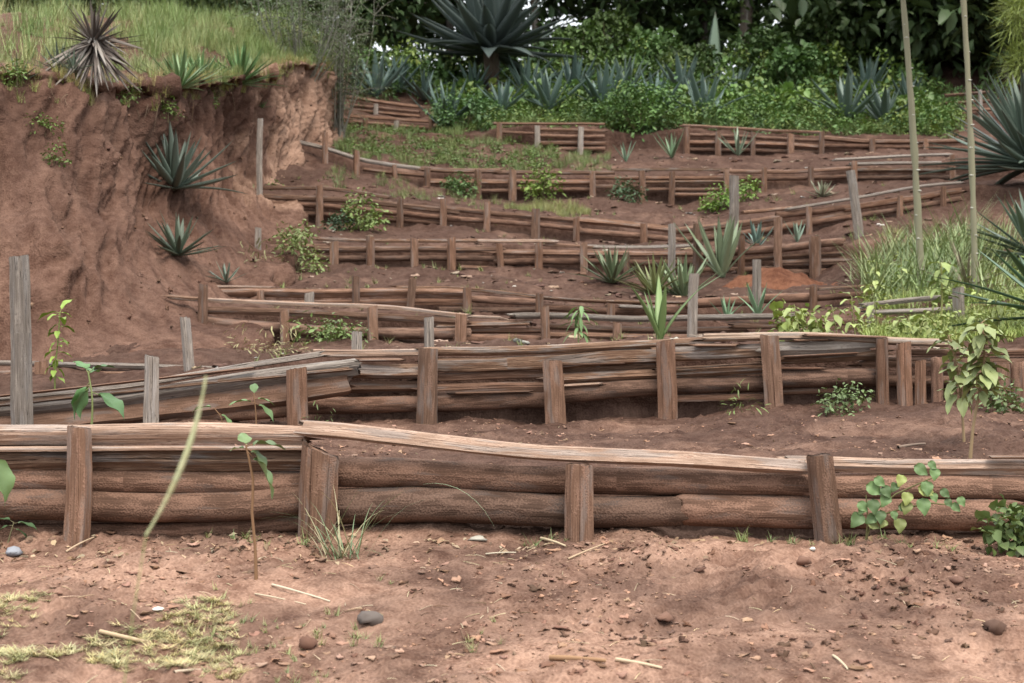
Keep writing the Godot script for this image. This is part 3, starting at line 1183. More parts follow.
func stem_mesh(pts: Array, r0: float, r1: float, tint: Color, sides := 7) -> ArrayMesh:
	var g := Geo.new()
	tube(g, pts, r0, r1, sides, tint, 0.15)
	return g.mesh()


func bowed(a: Vector3, b: Vector3, bow: Vector3, n := 6) -> Array:
	var out: Array = []
	for k in n + 1:
		var t := float(k) / n
		out.append(a.lerp(b, t) + bow * 4.0 * t * (1.0 - t))
	return out


# ---------------------------------------------------------------- plants
func agave(label: String, where: Vector3, size: float, n: int, tint: Color, low := 0.0, high := 1.45, width := 1.0, called := "agave", group := "spiky agaves on the slope", m: Material = null) -> Node3D:
	var root := thing(called, label, "agave", where, group)
	if m == null:
		m = mat.agave
	var turn := rng.randf() * TAU
	var shades := [tint, tint * 0.8, tint * 1.2]
	for k in n:
		var t := (k + 0.5) / n
		var elev := lerpf(high, low, pow(t, 0.9)) + rng.randf_range(-0.13, 0.13) * (3.0 if called == "dead_agave" else 1.0)
		var a := turn + k * 2.39996 + rng.randf_range(-0.15, 0.15)
		var dir := Vector3(cos(a) * cos(elev), sin(elev), sin(a) * cos(elev))
		var s := size * rng.randf_range(0.5 if called == "dead_agave" else 0.78, 1.08) * (0.82 + 0.18 * t)
		var b := aim(dir)
		var kind: String = ["agave_straight", "agave_up", "agave_down"][0 if t < 0.5 else rng.randi_range(0, 2)]
		b = Basis(b.x * s * width * rng.randf_range(0.85, 1.15), b.y * s * width, b.z * s)
		var o := part("leaf", leaf_meshes[kind], tinted(m, shades[rng.randi() % 3]), root, Transform3D(b, dir * size * 0.03 * t))
	return root


func sapling(called: String, label: String, path: Array, r0: float, leaves: Array, stem_tint: Color, leaf_tint: Color, shape := "leaf_heart", group := "") -> Node3D:
	# path: world points of the stem; leaves: [share of the stem, heading in degrees, pitch in degrees, length]
	var root := thing(called, label, "plant", path[0], group)
	var local: Array = []
	for p in path:
		local.append(p - path[0])
	var curve := Curve3D.new()
	for k in local.size():
		var a: Vector3 = local[maxi(k - 1, 0)]
		var b: Vector3 = local[mini(k + 1, local.size() - 1)]
		curve.add_point(local[k], (a - b) / 6.0, (b - a) / 6.0)
	var total := curve.get_baked_length()
	var pts: Array = []
	for k in 9:
		pts.append(curve.sample_baked(total * k / 8.0, true))
	pts.insert(0, pts[0] + Vector3(0, -0.04, 0))
	part("stem", stem_mesh(pts, r0, r0 * 0.5, stem_tint), mat.plain, root)
	for e in leaves:
		var p := curve.sample_baked(total * e[0], true)
		var h := deg_to_rad(e[1])
		var v := deg_to_rad(e[2])
		var dir := Vector3(cos(h) * cos(v), sin(v), -sin(h) * cos(v))
		var s: float = e[3]
		var stalk := dir * s * 0.22
		var b := aim((dir + Vector3(0, -0.25, 0)).normalized())
		b = Basis(b.x * s, b.y * s, b.z * s)
		var o := part("leaf", leaf_meshes[shape], tinted(mat.leaf, leaf_tint * (0.7 + 0.15 * rng.randi_range(0, 4))), root, Transform3D(b, p + stalk))
		var g := Geo.new()
		tube(g, [Vector3.ZERO, (stalk * 1.02)], r0 * 0.35, r0 * 0.22, 5, stem_tint)
		part("leaf_stalk", g.mesh(), mat.plain, o, o.transform.affine_inverse() * Transform3D(Basis(), p))
	return root


func random_leaves(n: int, size: float, from := 0.25) -> Array:
	var out: Array = []
	for k in n:
		out.append([lerpf(from, 1.0, (k + 0.5) / n), k * 137.5 + rng.randf_range(-20, 20), rng.randf_range(-35, 40), size * rng.randf_range(0.65, 1.15)])
	return out


func bush(label: String, where: Vector3, wide: float, high: float, n: int, mesh: String, tint: Color, called := "bush", group := "bushes on the terraces", scale := 1.0) -> Node3D:
	var root := thing(called, label, "bush", where, group)
	var spots: Array = []
	var tints: Array = []
	var g := Geo.new()
	for k in n:
		var a := rng.randf() * TAU
		var r := sqrt(rng.randf())
		var t := rng.randf()
		var rad := wide * (0.35 + 0.65 * sin(PI * clampf(t * 0.75 + 0.2, 0, 1)))
		var p := Vector3(cos(a) * r * rad, high * t, sin(a) * r * rad)
		var s := rng.randf_range(0.7, 1.2) * scale
		spots.append(Transform3D(Basis(Vector3.UP, rng.randf() * TAU).scaled(Vector3(s, s, s)), p))
		tints.append(vary(tint, 0.25))
		if k % 5 == 0:
			tube(g, bowed(Vector3(0, -0.05, 0), p, Vector3(p.x * 0.2, 0.03, p.z * 0.2), 4), 0.004 + high * 0.008, 0.002 + high * 0.002, 5, Color(0.16, 0.14, 0.08))
	part("foliage", foliage(mesh, spots), tinted(mat.leaf, tint), root)
	part("stems", g.mesh(), mat.plain, root)
	return root


func tree(label: String, where: Vector3, r: float, high: float, lean: Vector3, crown_wide: float, crown_low: float, n: int, tint: Color, vines: int) -> void:
	var root := thing("tree", label, "tree", where, "trees along the top of the slope")
	var top := Vector3(lean.x, high, lean.z)
	var pts := bowed(Vector3(0, -0.3, 0), top, Vector3(rng.randf_range(-0.2, 0.2), 0, 0.1), 12)
	var g := Geo.new()
	tube(g, pts, r, r * 0.35, 10, Color(1, 1, 1) * rng.randf_range(0.7, 1.1), 0.3)
	var spots: Array = []
	var tints: Array = []
	var limbs: Array = []
	for k in 9:
		var t := rng.randf_range(crown_low / high, 0.98)
		var p: Vector3 = pts[int(t * 12.0)]
		var a := k * 2.4 + rng.randf()
		var q := p + Vector3(cos(a), rng.randf_range(-0.1, 0.6), sin(a)) * crown_wide * rng.randf_range(0.5, 0.9)
		limbs.append([p, q])
	var trunk := part("trunk", g.mesh(), mat.bark, root)
	for l in limbs:
		var lg := Geo.new()
		tube(lg, bowed(l[0], l[1], Vector3(0, 0.15, 0), 5), r * 0.28, r * 0.06, 6, Color(0.9, 0.9, 0.9), 0.2)
		part("limb", lg.mesh(), mat.bark, trunk)
	for k in n:
		var l: Array = limbs[k % limbs.size()]
		var c: Vector3 = l[0].lerp(l[1], rng.randf_range(0.25, 1.1)) + Vector3(rng.randfn(), rng.randfn() * 0.7, rng.randfn()) * crown_wide * 0.26
		var s := rng.randf_range(0.8, 1.5)
		spots.append(Transform3D(Basis(Vector3.UP, rng.randf() * TAU).scaled(Vector3(s, s, s)), c))
		tints.append(vary(tint, 0.3))
	part("crown", foliage("clump_tree", spots), tinted(mat.leaf, tint), root)
	if vines > 0:
		var vs: Array = []
		var vt: Array = []
		for k in vines:
			var t := rng.randf() * 0.55
			var p: Vector3 = pts[int(t * 12.0)].lerp(pts[int(t * 12.0) + 1], rng.randf())
			var a := rng.randf() * TAU
			p += Vector3(cos(a), 0, sin(a)) * (r + rng.randf() * 0.35)
			var s := rng.randf_range(0.5, 1.0)
			vs.append(Transform3D(Basis(Vector3.UP, rng.randf() * TAU).scaled(Vector3(s, s, s)), p))
			vt.append(vary(Color(0.075, 0.135, 0.04), 0.35))
		part("climbing_vine", foliage("clump_vine", vs), tinted(mat.leaf, vary(Color(0.085, 0.15, 0.045), 0.3)), root)


func bare_shrub(label: String, where: Vector3, high: float, wide: float, n: int, tint: Color, leafy: Color) -> void:
	var root := thing("twiggy_shrub", label, "shrub", where)
	var g := Geo.new()
	var spots: Array = []
	var tints: Array = []
	for k in n:
		var a := rng.randf() * TAU
		var b := Vector3(cos(a) * wide * rng.randf(), high * rng.randf_range(0.55, 1.0), sin(a) * wide * rng.randf())
		var main := bowed(Vector3(rng.randfn() * 0.05, -0.1, rng.randfn() * 0.05), b, Vector3(b.x * 0.3, 0.1, b.z * 0.3), 7)
		tube(g, main, 0.022 if k < 4 else 0.011, 0.003, 5, tint * rng.randf_range(0.7, 1.2))
		for q in 10:
			var p: Vector3 = main[rng.randi_range(2, 7)]
			var e := p + Vector3(rng.randfn(), rng.randfn() * 0.8 + 0.4, rng.randfn()) * high * 0.12
			tube(g, bowed(p, e, Vector3(0, 0.03, 0), 3), 0.005, 0.0015, 4, tint)
			spots.append(Transform3D(Basis(Vector3.UP, rng.randf() * TAU), e))
			tints.append(vary(leafy, 0.3))
	part("branches", g.mesh(), mat.plain, root)
	part("foliage", foliage("clump_sparse", spots), tinted(mat.leaf, leafy), root)


func make_leaf_meshes() -> void:
	leaf_meshes = {
		"leaf_heart": leaf_mesh(HEART, 0.25, 0.28, 0.9), "leaf_oval": leaf_mesh(OVAL, 0.3, 0.35, 0.6), "leaf_lance": leaf_mesh(LANCE, 0.4, 0.4),
		"agave_straight": agave_leaf(0.0), "agave_up": agave_leaf(0.12), "agave_down": agave_leaf(-0.2),
		"clump_small": clump(34, 0.13, 0.06, OVAL4, 1), "clump_broad": clump(30, 0.2, 0.11, HEART4, 2), "clump_tree": clump(34, 0.6, 0.3, OVAL4, 3),
		"clump_vine": clump(30, 0.3, 0.14, HEART4, 4), "clump_sparse": clump(16, 0.16, 0.07, LANCE4, 5, 1.0), "clump_fine": clump(70, 0.25, 0.16, LANCE4, 6, 1.2), "clump_needle": clump(110, 0.22, 0.2, [0.008, 0.016, 0.014, 0.0], 14, 1.3), "clump_long": clump(30, 0.22, 0.15, LANCE4, 12, 1.1),
		"grass_mat": tuft(22, 0.06, 0.004, 2.6, 17), "grass_short": tuft(16, 0.07, 0.004, 0.9, 7), "grass_mid": tuft(22, 0.28, 0.008, 0.5, 8), "grass_tall": tuft(26, 0.6, 0.012, 0.45, 9), "grass_arch": tuft(30, 0.75, 0.014, 1.0, 10),
	}


func scatter(called: String, mesh: String, m: Material, n: int, px0: float, px1: float, d0: float, d1: float, tint: Color, smin: float, smax: float, label: String, category: String, patch := -1.0, lift := 0.0) -> void:
	var spots: Array = []
	var tints: Array = []
	for k in n:
		var d := rng.randf_range(d0, d1)
		var p := on_ground(rng.randf_range(px0, px1), d)
		if n_tone.get_noise_2d(p.x * 2.5, p.z * 2.5) < patch:
			continue
		var s := rng.randf_range(smin, smax)
		p.y += rng.randf() * lift
		spots.append(Transform3D(Basis(Vector3.UP, rng.randf() * TAU).scaled(Vector3(s, s * rng.randf_range(0.8, 1.2), s)), p))
		tints.append(vary(tint, 0.28))
	stuff(called, leaf_meshes[mesh], m, spots, tints, label, category)


func mounds(called: String, mesh: String, n: int, px0: float, px1: float, d0: float, d1: float, tint: Color, smin: float, smax: float, high: float, label: String) -> void:
	# leafy cover that heaps up into uneven mounds with hollows between
	var spots: Array = []
	var tints: Array = []
	for k in n:
		var p := on_ground(rng.randf_range(px0, px1), rng.randf_range(d0, d1))
		var heap := n_tone.get_noise_2d(p.x * 2.2 + 60.0, p.z * 2.2) + 0.15
		if heap < -0.12:
			continue
		var s := rng.randf_range(smin, smax)
		p.y += rng.randf() * high * clampf(heap * 2.6, 0.05, 1.0)
		spots.append(Transform3D(Basis(Vector3.UP, rng.randf() * TAU).scaled(Vector3(s, s, s)), p))
		var kind := n_tone.get_noise_2d(p.x * 4.0, p.z * 4.0 + 90.0)
		tints.append(vary(tint.lerp(Color(0.16, 0.2, 0.05), clampf(kind * 2.0, 0, 0.7)).lerp(Color(0.065, 0.12, 0.05), clampf(-kind * 2.0, 0, 0.8)), 0.3))
	stuff(called, leaf_meshes[mesh], mat.leaf, spots, tints, label, "undergrowth")


func make_backdrop() -> void:
	var dark := Color(0.06, 0.1, 0.04)
	var list := [
		# px, d, radius, lean
		[215, 33, 0.12, 0.3, "tree with dense low crown behind the grassy bank top, left of the twiggy shrub"],
		[120, 35, 0.14, -0.2, "dark tree behind the tall grass above the dead agave"],
		[20, 36, 0.14, 0.2, "dark tree behind the tall grass in the top left corner"],
		[372, 33, 0.21, -0.25, "thick brown trunk beside the bright sky gap left of the huge agave"],
		[398, 35.5, 0.09, 0.1, "thin trunk just right of the sky gap, left of the huge agave"],
		[452, 35, 0.12, 0.1, "trunk directly behind the huge dark agave"],
		[540, 34, 0.11, -0.2, "slim trunk at the right tips of the huge dark agave"],
		[596, 36, 0.13, 0.2, "trunk midway between the huge agave and the tall cactus leaf"],
		[640, 33.5, 0.10, 0.15, "slim dark trunk against the sky gap at top centre right"],
		[700, 33, 0.15, 0.0, "dark trunk just left of the tall upright agave leaf"],
		[742, 32, 0.16, -0.1, "vine covered trunk just right of the tall upright agave leaf"],
		[806, 32.5, 0.24, 0.1, "thickest vine covered trunk left of the slim pale stems"],
		[850, 34, 0.16, 0.2, "shaded tree left of the first slim pale stem"],
		[890, 34.5, 0.16, 0.0, "shaded tree directly behind the first slim pale stem"],
		[938, 34, 0.14, 0.0, "shaded tree between the two slim pale stems"],
		[985, 34, 0.18, 0.1, "dark tree above the earth cut right of the slim pale stems"],
		[1040, 33, 0.18, -0.2, "dark tree in the top right corner"],
		[905, 30.2, 0.13, 0.5, "dense tree overhanging the earth cut from the left"],
		[1003, 30.0, 0.14, -0.4, "dense tree overhanging the earth cut from the right"],
	]
	for k in list.size():
		var e: Array = list[k]
		var p := on_ground(e[0], e[1])
		if e[0] < 330:
			p.y = maxf(p.y, 7.2)
		var right: bool = e[0] > 780 or e[0] < 330
		tree(e[4], p, e[2], rng.randf_range(8.0, 10.5), Vector3(e[3], 0, 0), 2.3, (0.75 if e[1] < 31.0 else 0.9) if right else (1.5 if k % 2 else 2.6), (190 if e[1] < 31.0 else 130) if right else 130, vary(dark, 0.25), 0 if e[0] < 330 else (44 if right else 22))
	# farther wood seen as a mass between the trunks
	var spots: Array = []
	var tints: Array = []
	for k in 700:
		var d := rng.randf_range(37.0, 46.0)
		var px := rng.randf_range(-150.0, 1180.0)
		var p := on_ground(px, d)
		p.y = 6.0 + rng.randf_range(-1.5, 7.0)
		if px > 330 and px < 760 and p.y > 7.3 and n_tone.get_noise_2d(p.x * 3.0, p.y * 3.0) < 0.25:
			continue
		var s := rng.randf_range(1.2, 2.2)
		spots.append(Transform3D(Basis(Vector3.UP, rng.randf() * TAU).scaled(Vector3(s, s, s)), p))
		tints.append(vary(Color(0.06, 0.095, 0.045), 0.3))
	stuff("distant_wood", leaf_meshes["clump_tree"], mat.leaf, spots, tints, "far dark wood seen between the trunks", "wood")

	# tall shrubs under the trees
	var shrubs := [
		[352, 29.5, 0.6, 0.9, "shrub at the left end of the hedge beside the twiggy shrub"], [414, 30.5, 0.7, 0.9, "leafy shrub under the huge agave's left leaves"],
		[455, 28.3, 0.6, 1.0, "green shrub below the huge agave's left leaves"], [520, 30.5, 0.8, 1.4, "leafy shrub under the huge agave's right side"],
		[575, 30.5, 0.9, 1.7, "tall shrub right of the huge agave"], [610, 31.5, 0.8, 2.2, "dark shrub below the sky gap at top centre"],
		[655, 30.5, 0.8, 1.7, "shrub with big pale leaves left of the tall upright leaf"], [690, 29.5, 0.6, 1.1, "low shrub at the foot of the dark trunk at centre right"],
		[760, 30.0, 0.8, 1.6, "yellow flecked shrub right of the tall upright leaf"], [800, 28.2, 0.8, 0.9, "bright low shrub at the hedge's right part"],
		[835, 30.0, 0.9, 1.6, "shrub under the thickest vine covered trunk"], [875, 31.2, 0.9, 2.0, "dense shaded shrub left of the first slim pale stem"],
		[915, 30.8, 0.9, 1.8, "dense shaded shrub between the slim pale stems"], [965, 31.5, 0.9, 2.2, "overhanging dark shrub above the earth cut"],
		[1015, 31.0, 0.9, 2.0, "dark shrub behind the feathery light green bush"],
	]
	for e in [[-10, 29.5, 1.3, 1.6, "shaded shrub behind the bank top grass in the far left corner"], [62, 30.5, 1.3, 1.5, "shrub behind the bank top grass left of the dead agave"], [128, 30.0, 1.2, 1.7, "shrub behind the bank top grass just right of the dead agave"], [190, 30.5, 1.2, 1.6, "shrub behind the bank top grass above the crest tufts"], [246, 29.5, 1.2, 1.9, "tall shrub behind the bank top grass left of the twiggy shrub"]]:
		var q := at(e[0], 52, e[1])
		bush(e[4], q, e[2], e[3], 90, "clump_vine", vary(Color(0.085, 0.125, 0.05), 0.2), "shrub", "shrubs behind the bank top", 0.9)
	for e in shrubs:
		var p := on_ground(e[0], e[1])
		if e[0] > 900:
			p.y += 0.3
		bush(e[4], p, e[2], e[3] * (0.7 if e[0] < 780 else 1.0), int(42 * e[2] * e[3]) + 16, "clump_vine", vary(Color(0.065, 0.115, 0.036), 0.3), "shrub", "shrubs in the hedge under the trees", 0.8)
	mounds("undergrowth", "clump_vine", 900, 345, 935, 27.6, 30.5, Color(0.1, 0.18, 0.045), 0.35, 0.8, 0.9, "bright green tangle of leafy undergrowth along the hedge")
	mounds("hedge_cover", "clump_small", 1150, 480, 960, 23.4, 26.2, Color(0.105, 0.185, 0.05), 0.8, 1.6, 0.38, "low leafy cover between the upper wall and the hedge")
	mounds("hedge_weeds", "clump_broad", 380, 440, 940, 25.6, 27.0, Color(0.12, 0.2, 0.05), 0.7, 1.3, 0.5, "broad leafed weeds growing up among the hedge agaves")
	scatter("hedge_grass", "grass_mid", mat.blade, 700, 430, 960, 23.3, 27.5, Color(0.13, 0.19, 0.06), 0.5, 1.1, "grass between the upper wall and the hedge", "grass", -0.3)
	scatter("fern_growth", "clump_fine", mat.leaf, 130, 345, 1000, 26.8, 29.4, Color(0.09, 0.17, 0.055), 0.5, 1.0, "narrow leaved growth mixed through the hedge", "undergrowth", -0.3, 0.3)

	# blue-green agaves in the hedge
	var blue := Color(0.095, 0.14, 0.12)
	var order := ["first", "second", "third", "fourth", "fifth", "sixth", "seventh", "eighth", "ninth", "tenth", "eleventh", "twelfth", "thirteenth", "fourteenth", "fifteenth", "sixteenth", "seventeenth", "eighteenth", "nineteenth", "last"]
	var places := [352, 376, 398, 424, 447, 474, 502, 527, 548, 573, 604, 626, 655, 682, 704, 734, 846, 866, 884, 906]
	for k in places.size():
		agave("blue green agave in the hedge under the trees, %s from the left" % order[k], on_ground(places[k], rng.randf_range(26.8, 27.8) if k % 2 or places[k] < 440 else rng.randf_range(24.4, 25.4)) + Vector3(0, 0.1, 0), rng.randf_range(0.75, 1.1), 18, vary(blue, 0.15), 0.45, 1.5, 1.15, "hedge_agave", "blue green agaves in the hedge")
	var tall := thing("upright_agave_leaf", "single tall grey green upright leaf before the trunks at centre right", "agave", on_ground(713, 29.6))
	part("leaf", leaf_meshes["agave_straight"], tinted(mat.agave, Color(0.13, 0.18, 0.13)), tall, Transform3D(Basis(Vector3(2.6, 0, 0), Vector3(0, 0, -1.6), Vector3(0.05, 1.75, 0)), Vector3(0, -0.1, 0)))

	# the huge dark agave on its trunk
	var foot := on_ground(490, 27.6)
	var big := agave("huge dark blue green agave with long sword leaves at top centre", at(490, 52, 27.6), 1.85, 84, Color(0.065, 0.085, 0.078), -0.02, 1.5, 1.4, "giant_agave", "")
	var g := Geo.new()
	tube(g, bowed(foot - big.position + Vector3(0, -0.2, 0), Vector3(0, 0.05, 0), Vector3(0.03, 0, 0.03), 6), 0.12, 0.16, 10, Color(0.8, 0.75, 0.7), 0.3)
	part("trunk", g.mesh(), mat.bark, big)


func make_bank_plants() -> void:
	var grey_green := Color(0.13, 0.17, 0.125)
	var green := Color(0.11, 0.2, 0.075)
	# on the crest
	var dead := agave("dead grey agave with drooping dry leaves hanging over the bank crest", bank_at(98, 92) + Vector3(0, 0.46, 0.12), 0.5, 110, Color(0.1, 0.082, 0.07), -0.6, 1.3, 0.6, "dead_agave", "", mat.dry)
	for k in 70:
		var a := rng.randf_range(0.05, PI - 0.05)
		var dir := Vector3(cos(a) * 0.75 + rng.randfn() * 0.15, rng.randf_range(-1.1, -0.35), sin(a) * 0.5 + 0.15).normalized()
		var b := aim(dir, Vector3(0, 0, 1))
		var s := rng.randf_range(0.3, 0.68)
		part("leaf", leaf_meshes["agave_up" if k % 2 else "agave_straight"], tinted(mat.dry, [Color(0.21, 0.18, 0.155), Color(0.13, 0.105, 0.09), Color(0.30, 0.27, 0.24)][k % 3]), dead, Transform3D(Basis(b.x * s * 0.45, b.y * s * rng.randf_range(-1.6, 0.6), b.z * s), dir * 0.05 + Vector3(0, rng.randf_range(-0.1, 0.08), 0)))
	agave("green tufted agave on the crest left of the twiggy shrub", bank_at(240, 84), 0.6, 70, green, 0.05, 1.4, 0.6)
	agave("pale green agave on the bank crest right of the dead agave", bank_at(172, 84) + Vector3(0, 0.1, -0.3), 0.55, 50, Color(0.15, 0.23, 0.1), 0.15, 1.4, 0.7)
	agave("slim agave between the two crest tufts right of the dead agave", bank_at(197, 84) + Vector3(0, 0.08, -0.2), 0.5, 46, green, 0.15, 1.4, 0.6)
	agave("small grey green agave on the crest just left of the dead agave", bank_at(45, 80) + Vector3(0, 0.15, -0.4), 0.4, 22, grey_green, 0.1, 1.3, 0.6)
	agave("small grey green agave at the left edge of the crest", bank_at(12, 75) + Vector3(0, 0.08, -0.2), 0.3, 18, grey_green, 0.1, 1.3, 0.7)
	agave("little agave rosette beneath the dead agave", bank_at(74, 84) + Vector3(0, 0.12, 0.05), 0.28, 16, grey_green, 0.3, 1.4, 0.7)
	agave("tiny green agave sprouting from the cut bank by the thin grey post", bank_at(265, 107), 0.17, 12, green, 0.2, 1.3, 0.8)
	# growing from the face
	agave("large blue green agave growing out of the bank face", bank_at(172, 190) + Vector3(0.05, 0, 0.12), 0.78, 40, Color(0.13, 0.165, 0.135), -0.1, 1.45, 0.95)
	agave("dark agave low on the bank below the large blue green one", bank_at(178, 256) + Vector3(0.03, 0, 0.1), 0.5, 30, Color(0.09, 0.115, 0.08), 0.0, 1.4, 0.95)
	agave("small bluish agave at the bank foot by the third wall's end", bank_at(224, 283) + Vector3(0.05, 0.0, 0.1), 0.26, 16, Color(0.13, 0.17, 0.13), 0.2, 1.4, 0.95)
	# sprigs on the face
	var sprigs := [[45, 135, "sprig of small leaves on the bank face below the crest's left agave"], [55, 165, "trailing weed on the bank face above the tall grey post"], [168, 118, "yellow flowered sprig above the large blue green agave"], [130, 92, "pale moss and weed patch under the dead agave"], [205, 108, "weedy overhang below the crest tufts"], [272, 196, "pale weed by the foot of the thin tall grey post"], [20, 90, "weed on the crest lip at the left edge"]]
	for e in sprigs:
		bush(e[2], bank_at(e[0], e[1]), 0.12, 0.16, 5, "clump_small", Color(0.12, 0.19, 0.045), "weed_sprig", "small weeds on the bank", 0.7)
	# grass over the plateau
	var spots: Array = []
	var tints: Array = []
	for k in 3600:
		var j := 146.0 + 49.0 * pow(rng.randf(), 0.8)
		var c := rng.randf_range(8.0, bank_nu - 30.0)
		var a: Vector3 = bank_pts[int(j) * bank_nu + int(c)]
		var b: Vector3 = bank_pts[int(j) * bank_nu + int(c) + 1]
		var e: Vector3 = bank_pts[(int(j) + 1) * bank_nu + int(c)]
		var p := a + (b - a) * rng.randf() + (e - a) * rng.randf()
		var thick := n_tone.get_noise_2d(p.x * 1.3, p.z * 1.3)
		if thick < -0.12 + rng.randf() * 0.15:
			continue
		var s := rng.randf_range(0.35, 0.8) * (0.45 if j < 152 else 0.65 + 0.9 * thick)
		spots.append(Transform3D(Basis(Vector3.UP, rng.randf() * TAU).scaled(Vector3(s, s, s)), p))
		tints.append(vary(Color(0.2, 0.275, 0.1).lerp(Color(0.36, 0.34, 0.18), clampf(rng.randf() * 0.8 - thick, 0, 1)), 0.2))
	stuff("tall_grass", leaf_meshes["grass_tall"], mat.blade, spots, tints, "tall soft grass covering the top of the bank", "grass")
	make_crest_fringe()
	bare_shrub("grey twiggy shrub with sparse leaves at the end of the bank", on_ground(338, 21.9) + Vector3(0, 0.1, 0), 2.2, 0.75, 34, Color(0.2, 0.19, 0.16), Color(0.1, 0.14, 0.06))
	bare_shrub("hazy thin shrub on the plateau behind the twiggy one", bank_at(292, 52) + Vector3(0, -0.05, -1.0), 1.7, 0.9, 26, Color(0.16, 0.16, 0.13), Color(0.09, 0.13, 0.055))


func make_crest_fringe() -> void:
	# short turf, moss and hanging roots along the lip of the cut
	var spots: Array = []
	var tints: Array = []
	var g := Geo.new()
	for k in 900:
		var j := rng.randi_range(126, 147)
		var c := rng.randi_range(8, bank_nu - 30)
		var p: Vector3 = bank_pts[j * bank_nu + c]
		if n_tone.get_noise_2d(p.x * 2.0, p.z * 2.0) < -0.1:
			continue
		if j < 134 and k % 3 == 0:
			var q := p + Vector3(rng.randfn() * 0.06, -rng.randf_range(0.08, 0.3), 0.06 + rng.randf() * 0.06)
			tube(g, bowed(p, q, Vector3(rng.randfn() * 0.02, 0, 0.03), 4), 0.003, 0.001, 4, vary(Color(0.16, 0.11, 0.075), 0.3))
			continue
		var s := rng.randf_range(0.25, 0.65)
		spots.append(Transform3D(Basis(Vector3.UP, rng.randf() * TAU).scaled(Vector3(s, s, s)), p))
		tints.append(vary(Color(0.25, 0.27, 0.09) if k % 2 else Color(0.3, 0.26, 0.12), 0.3))
	stuff("crest_turf", leaf_meshes["grass_mid"], mat.blade, spots, tints, "yellowish turf fringe along the lip of the bank", "grass")
	var o := single("hanging_roots", g.mesh(), mat.plain, "fine roots hanging from the lip of the bank", "roots")
	o.set_meta("kind", "stuff")


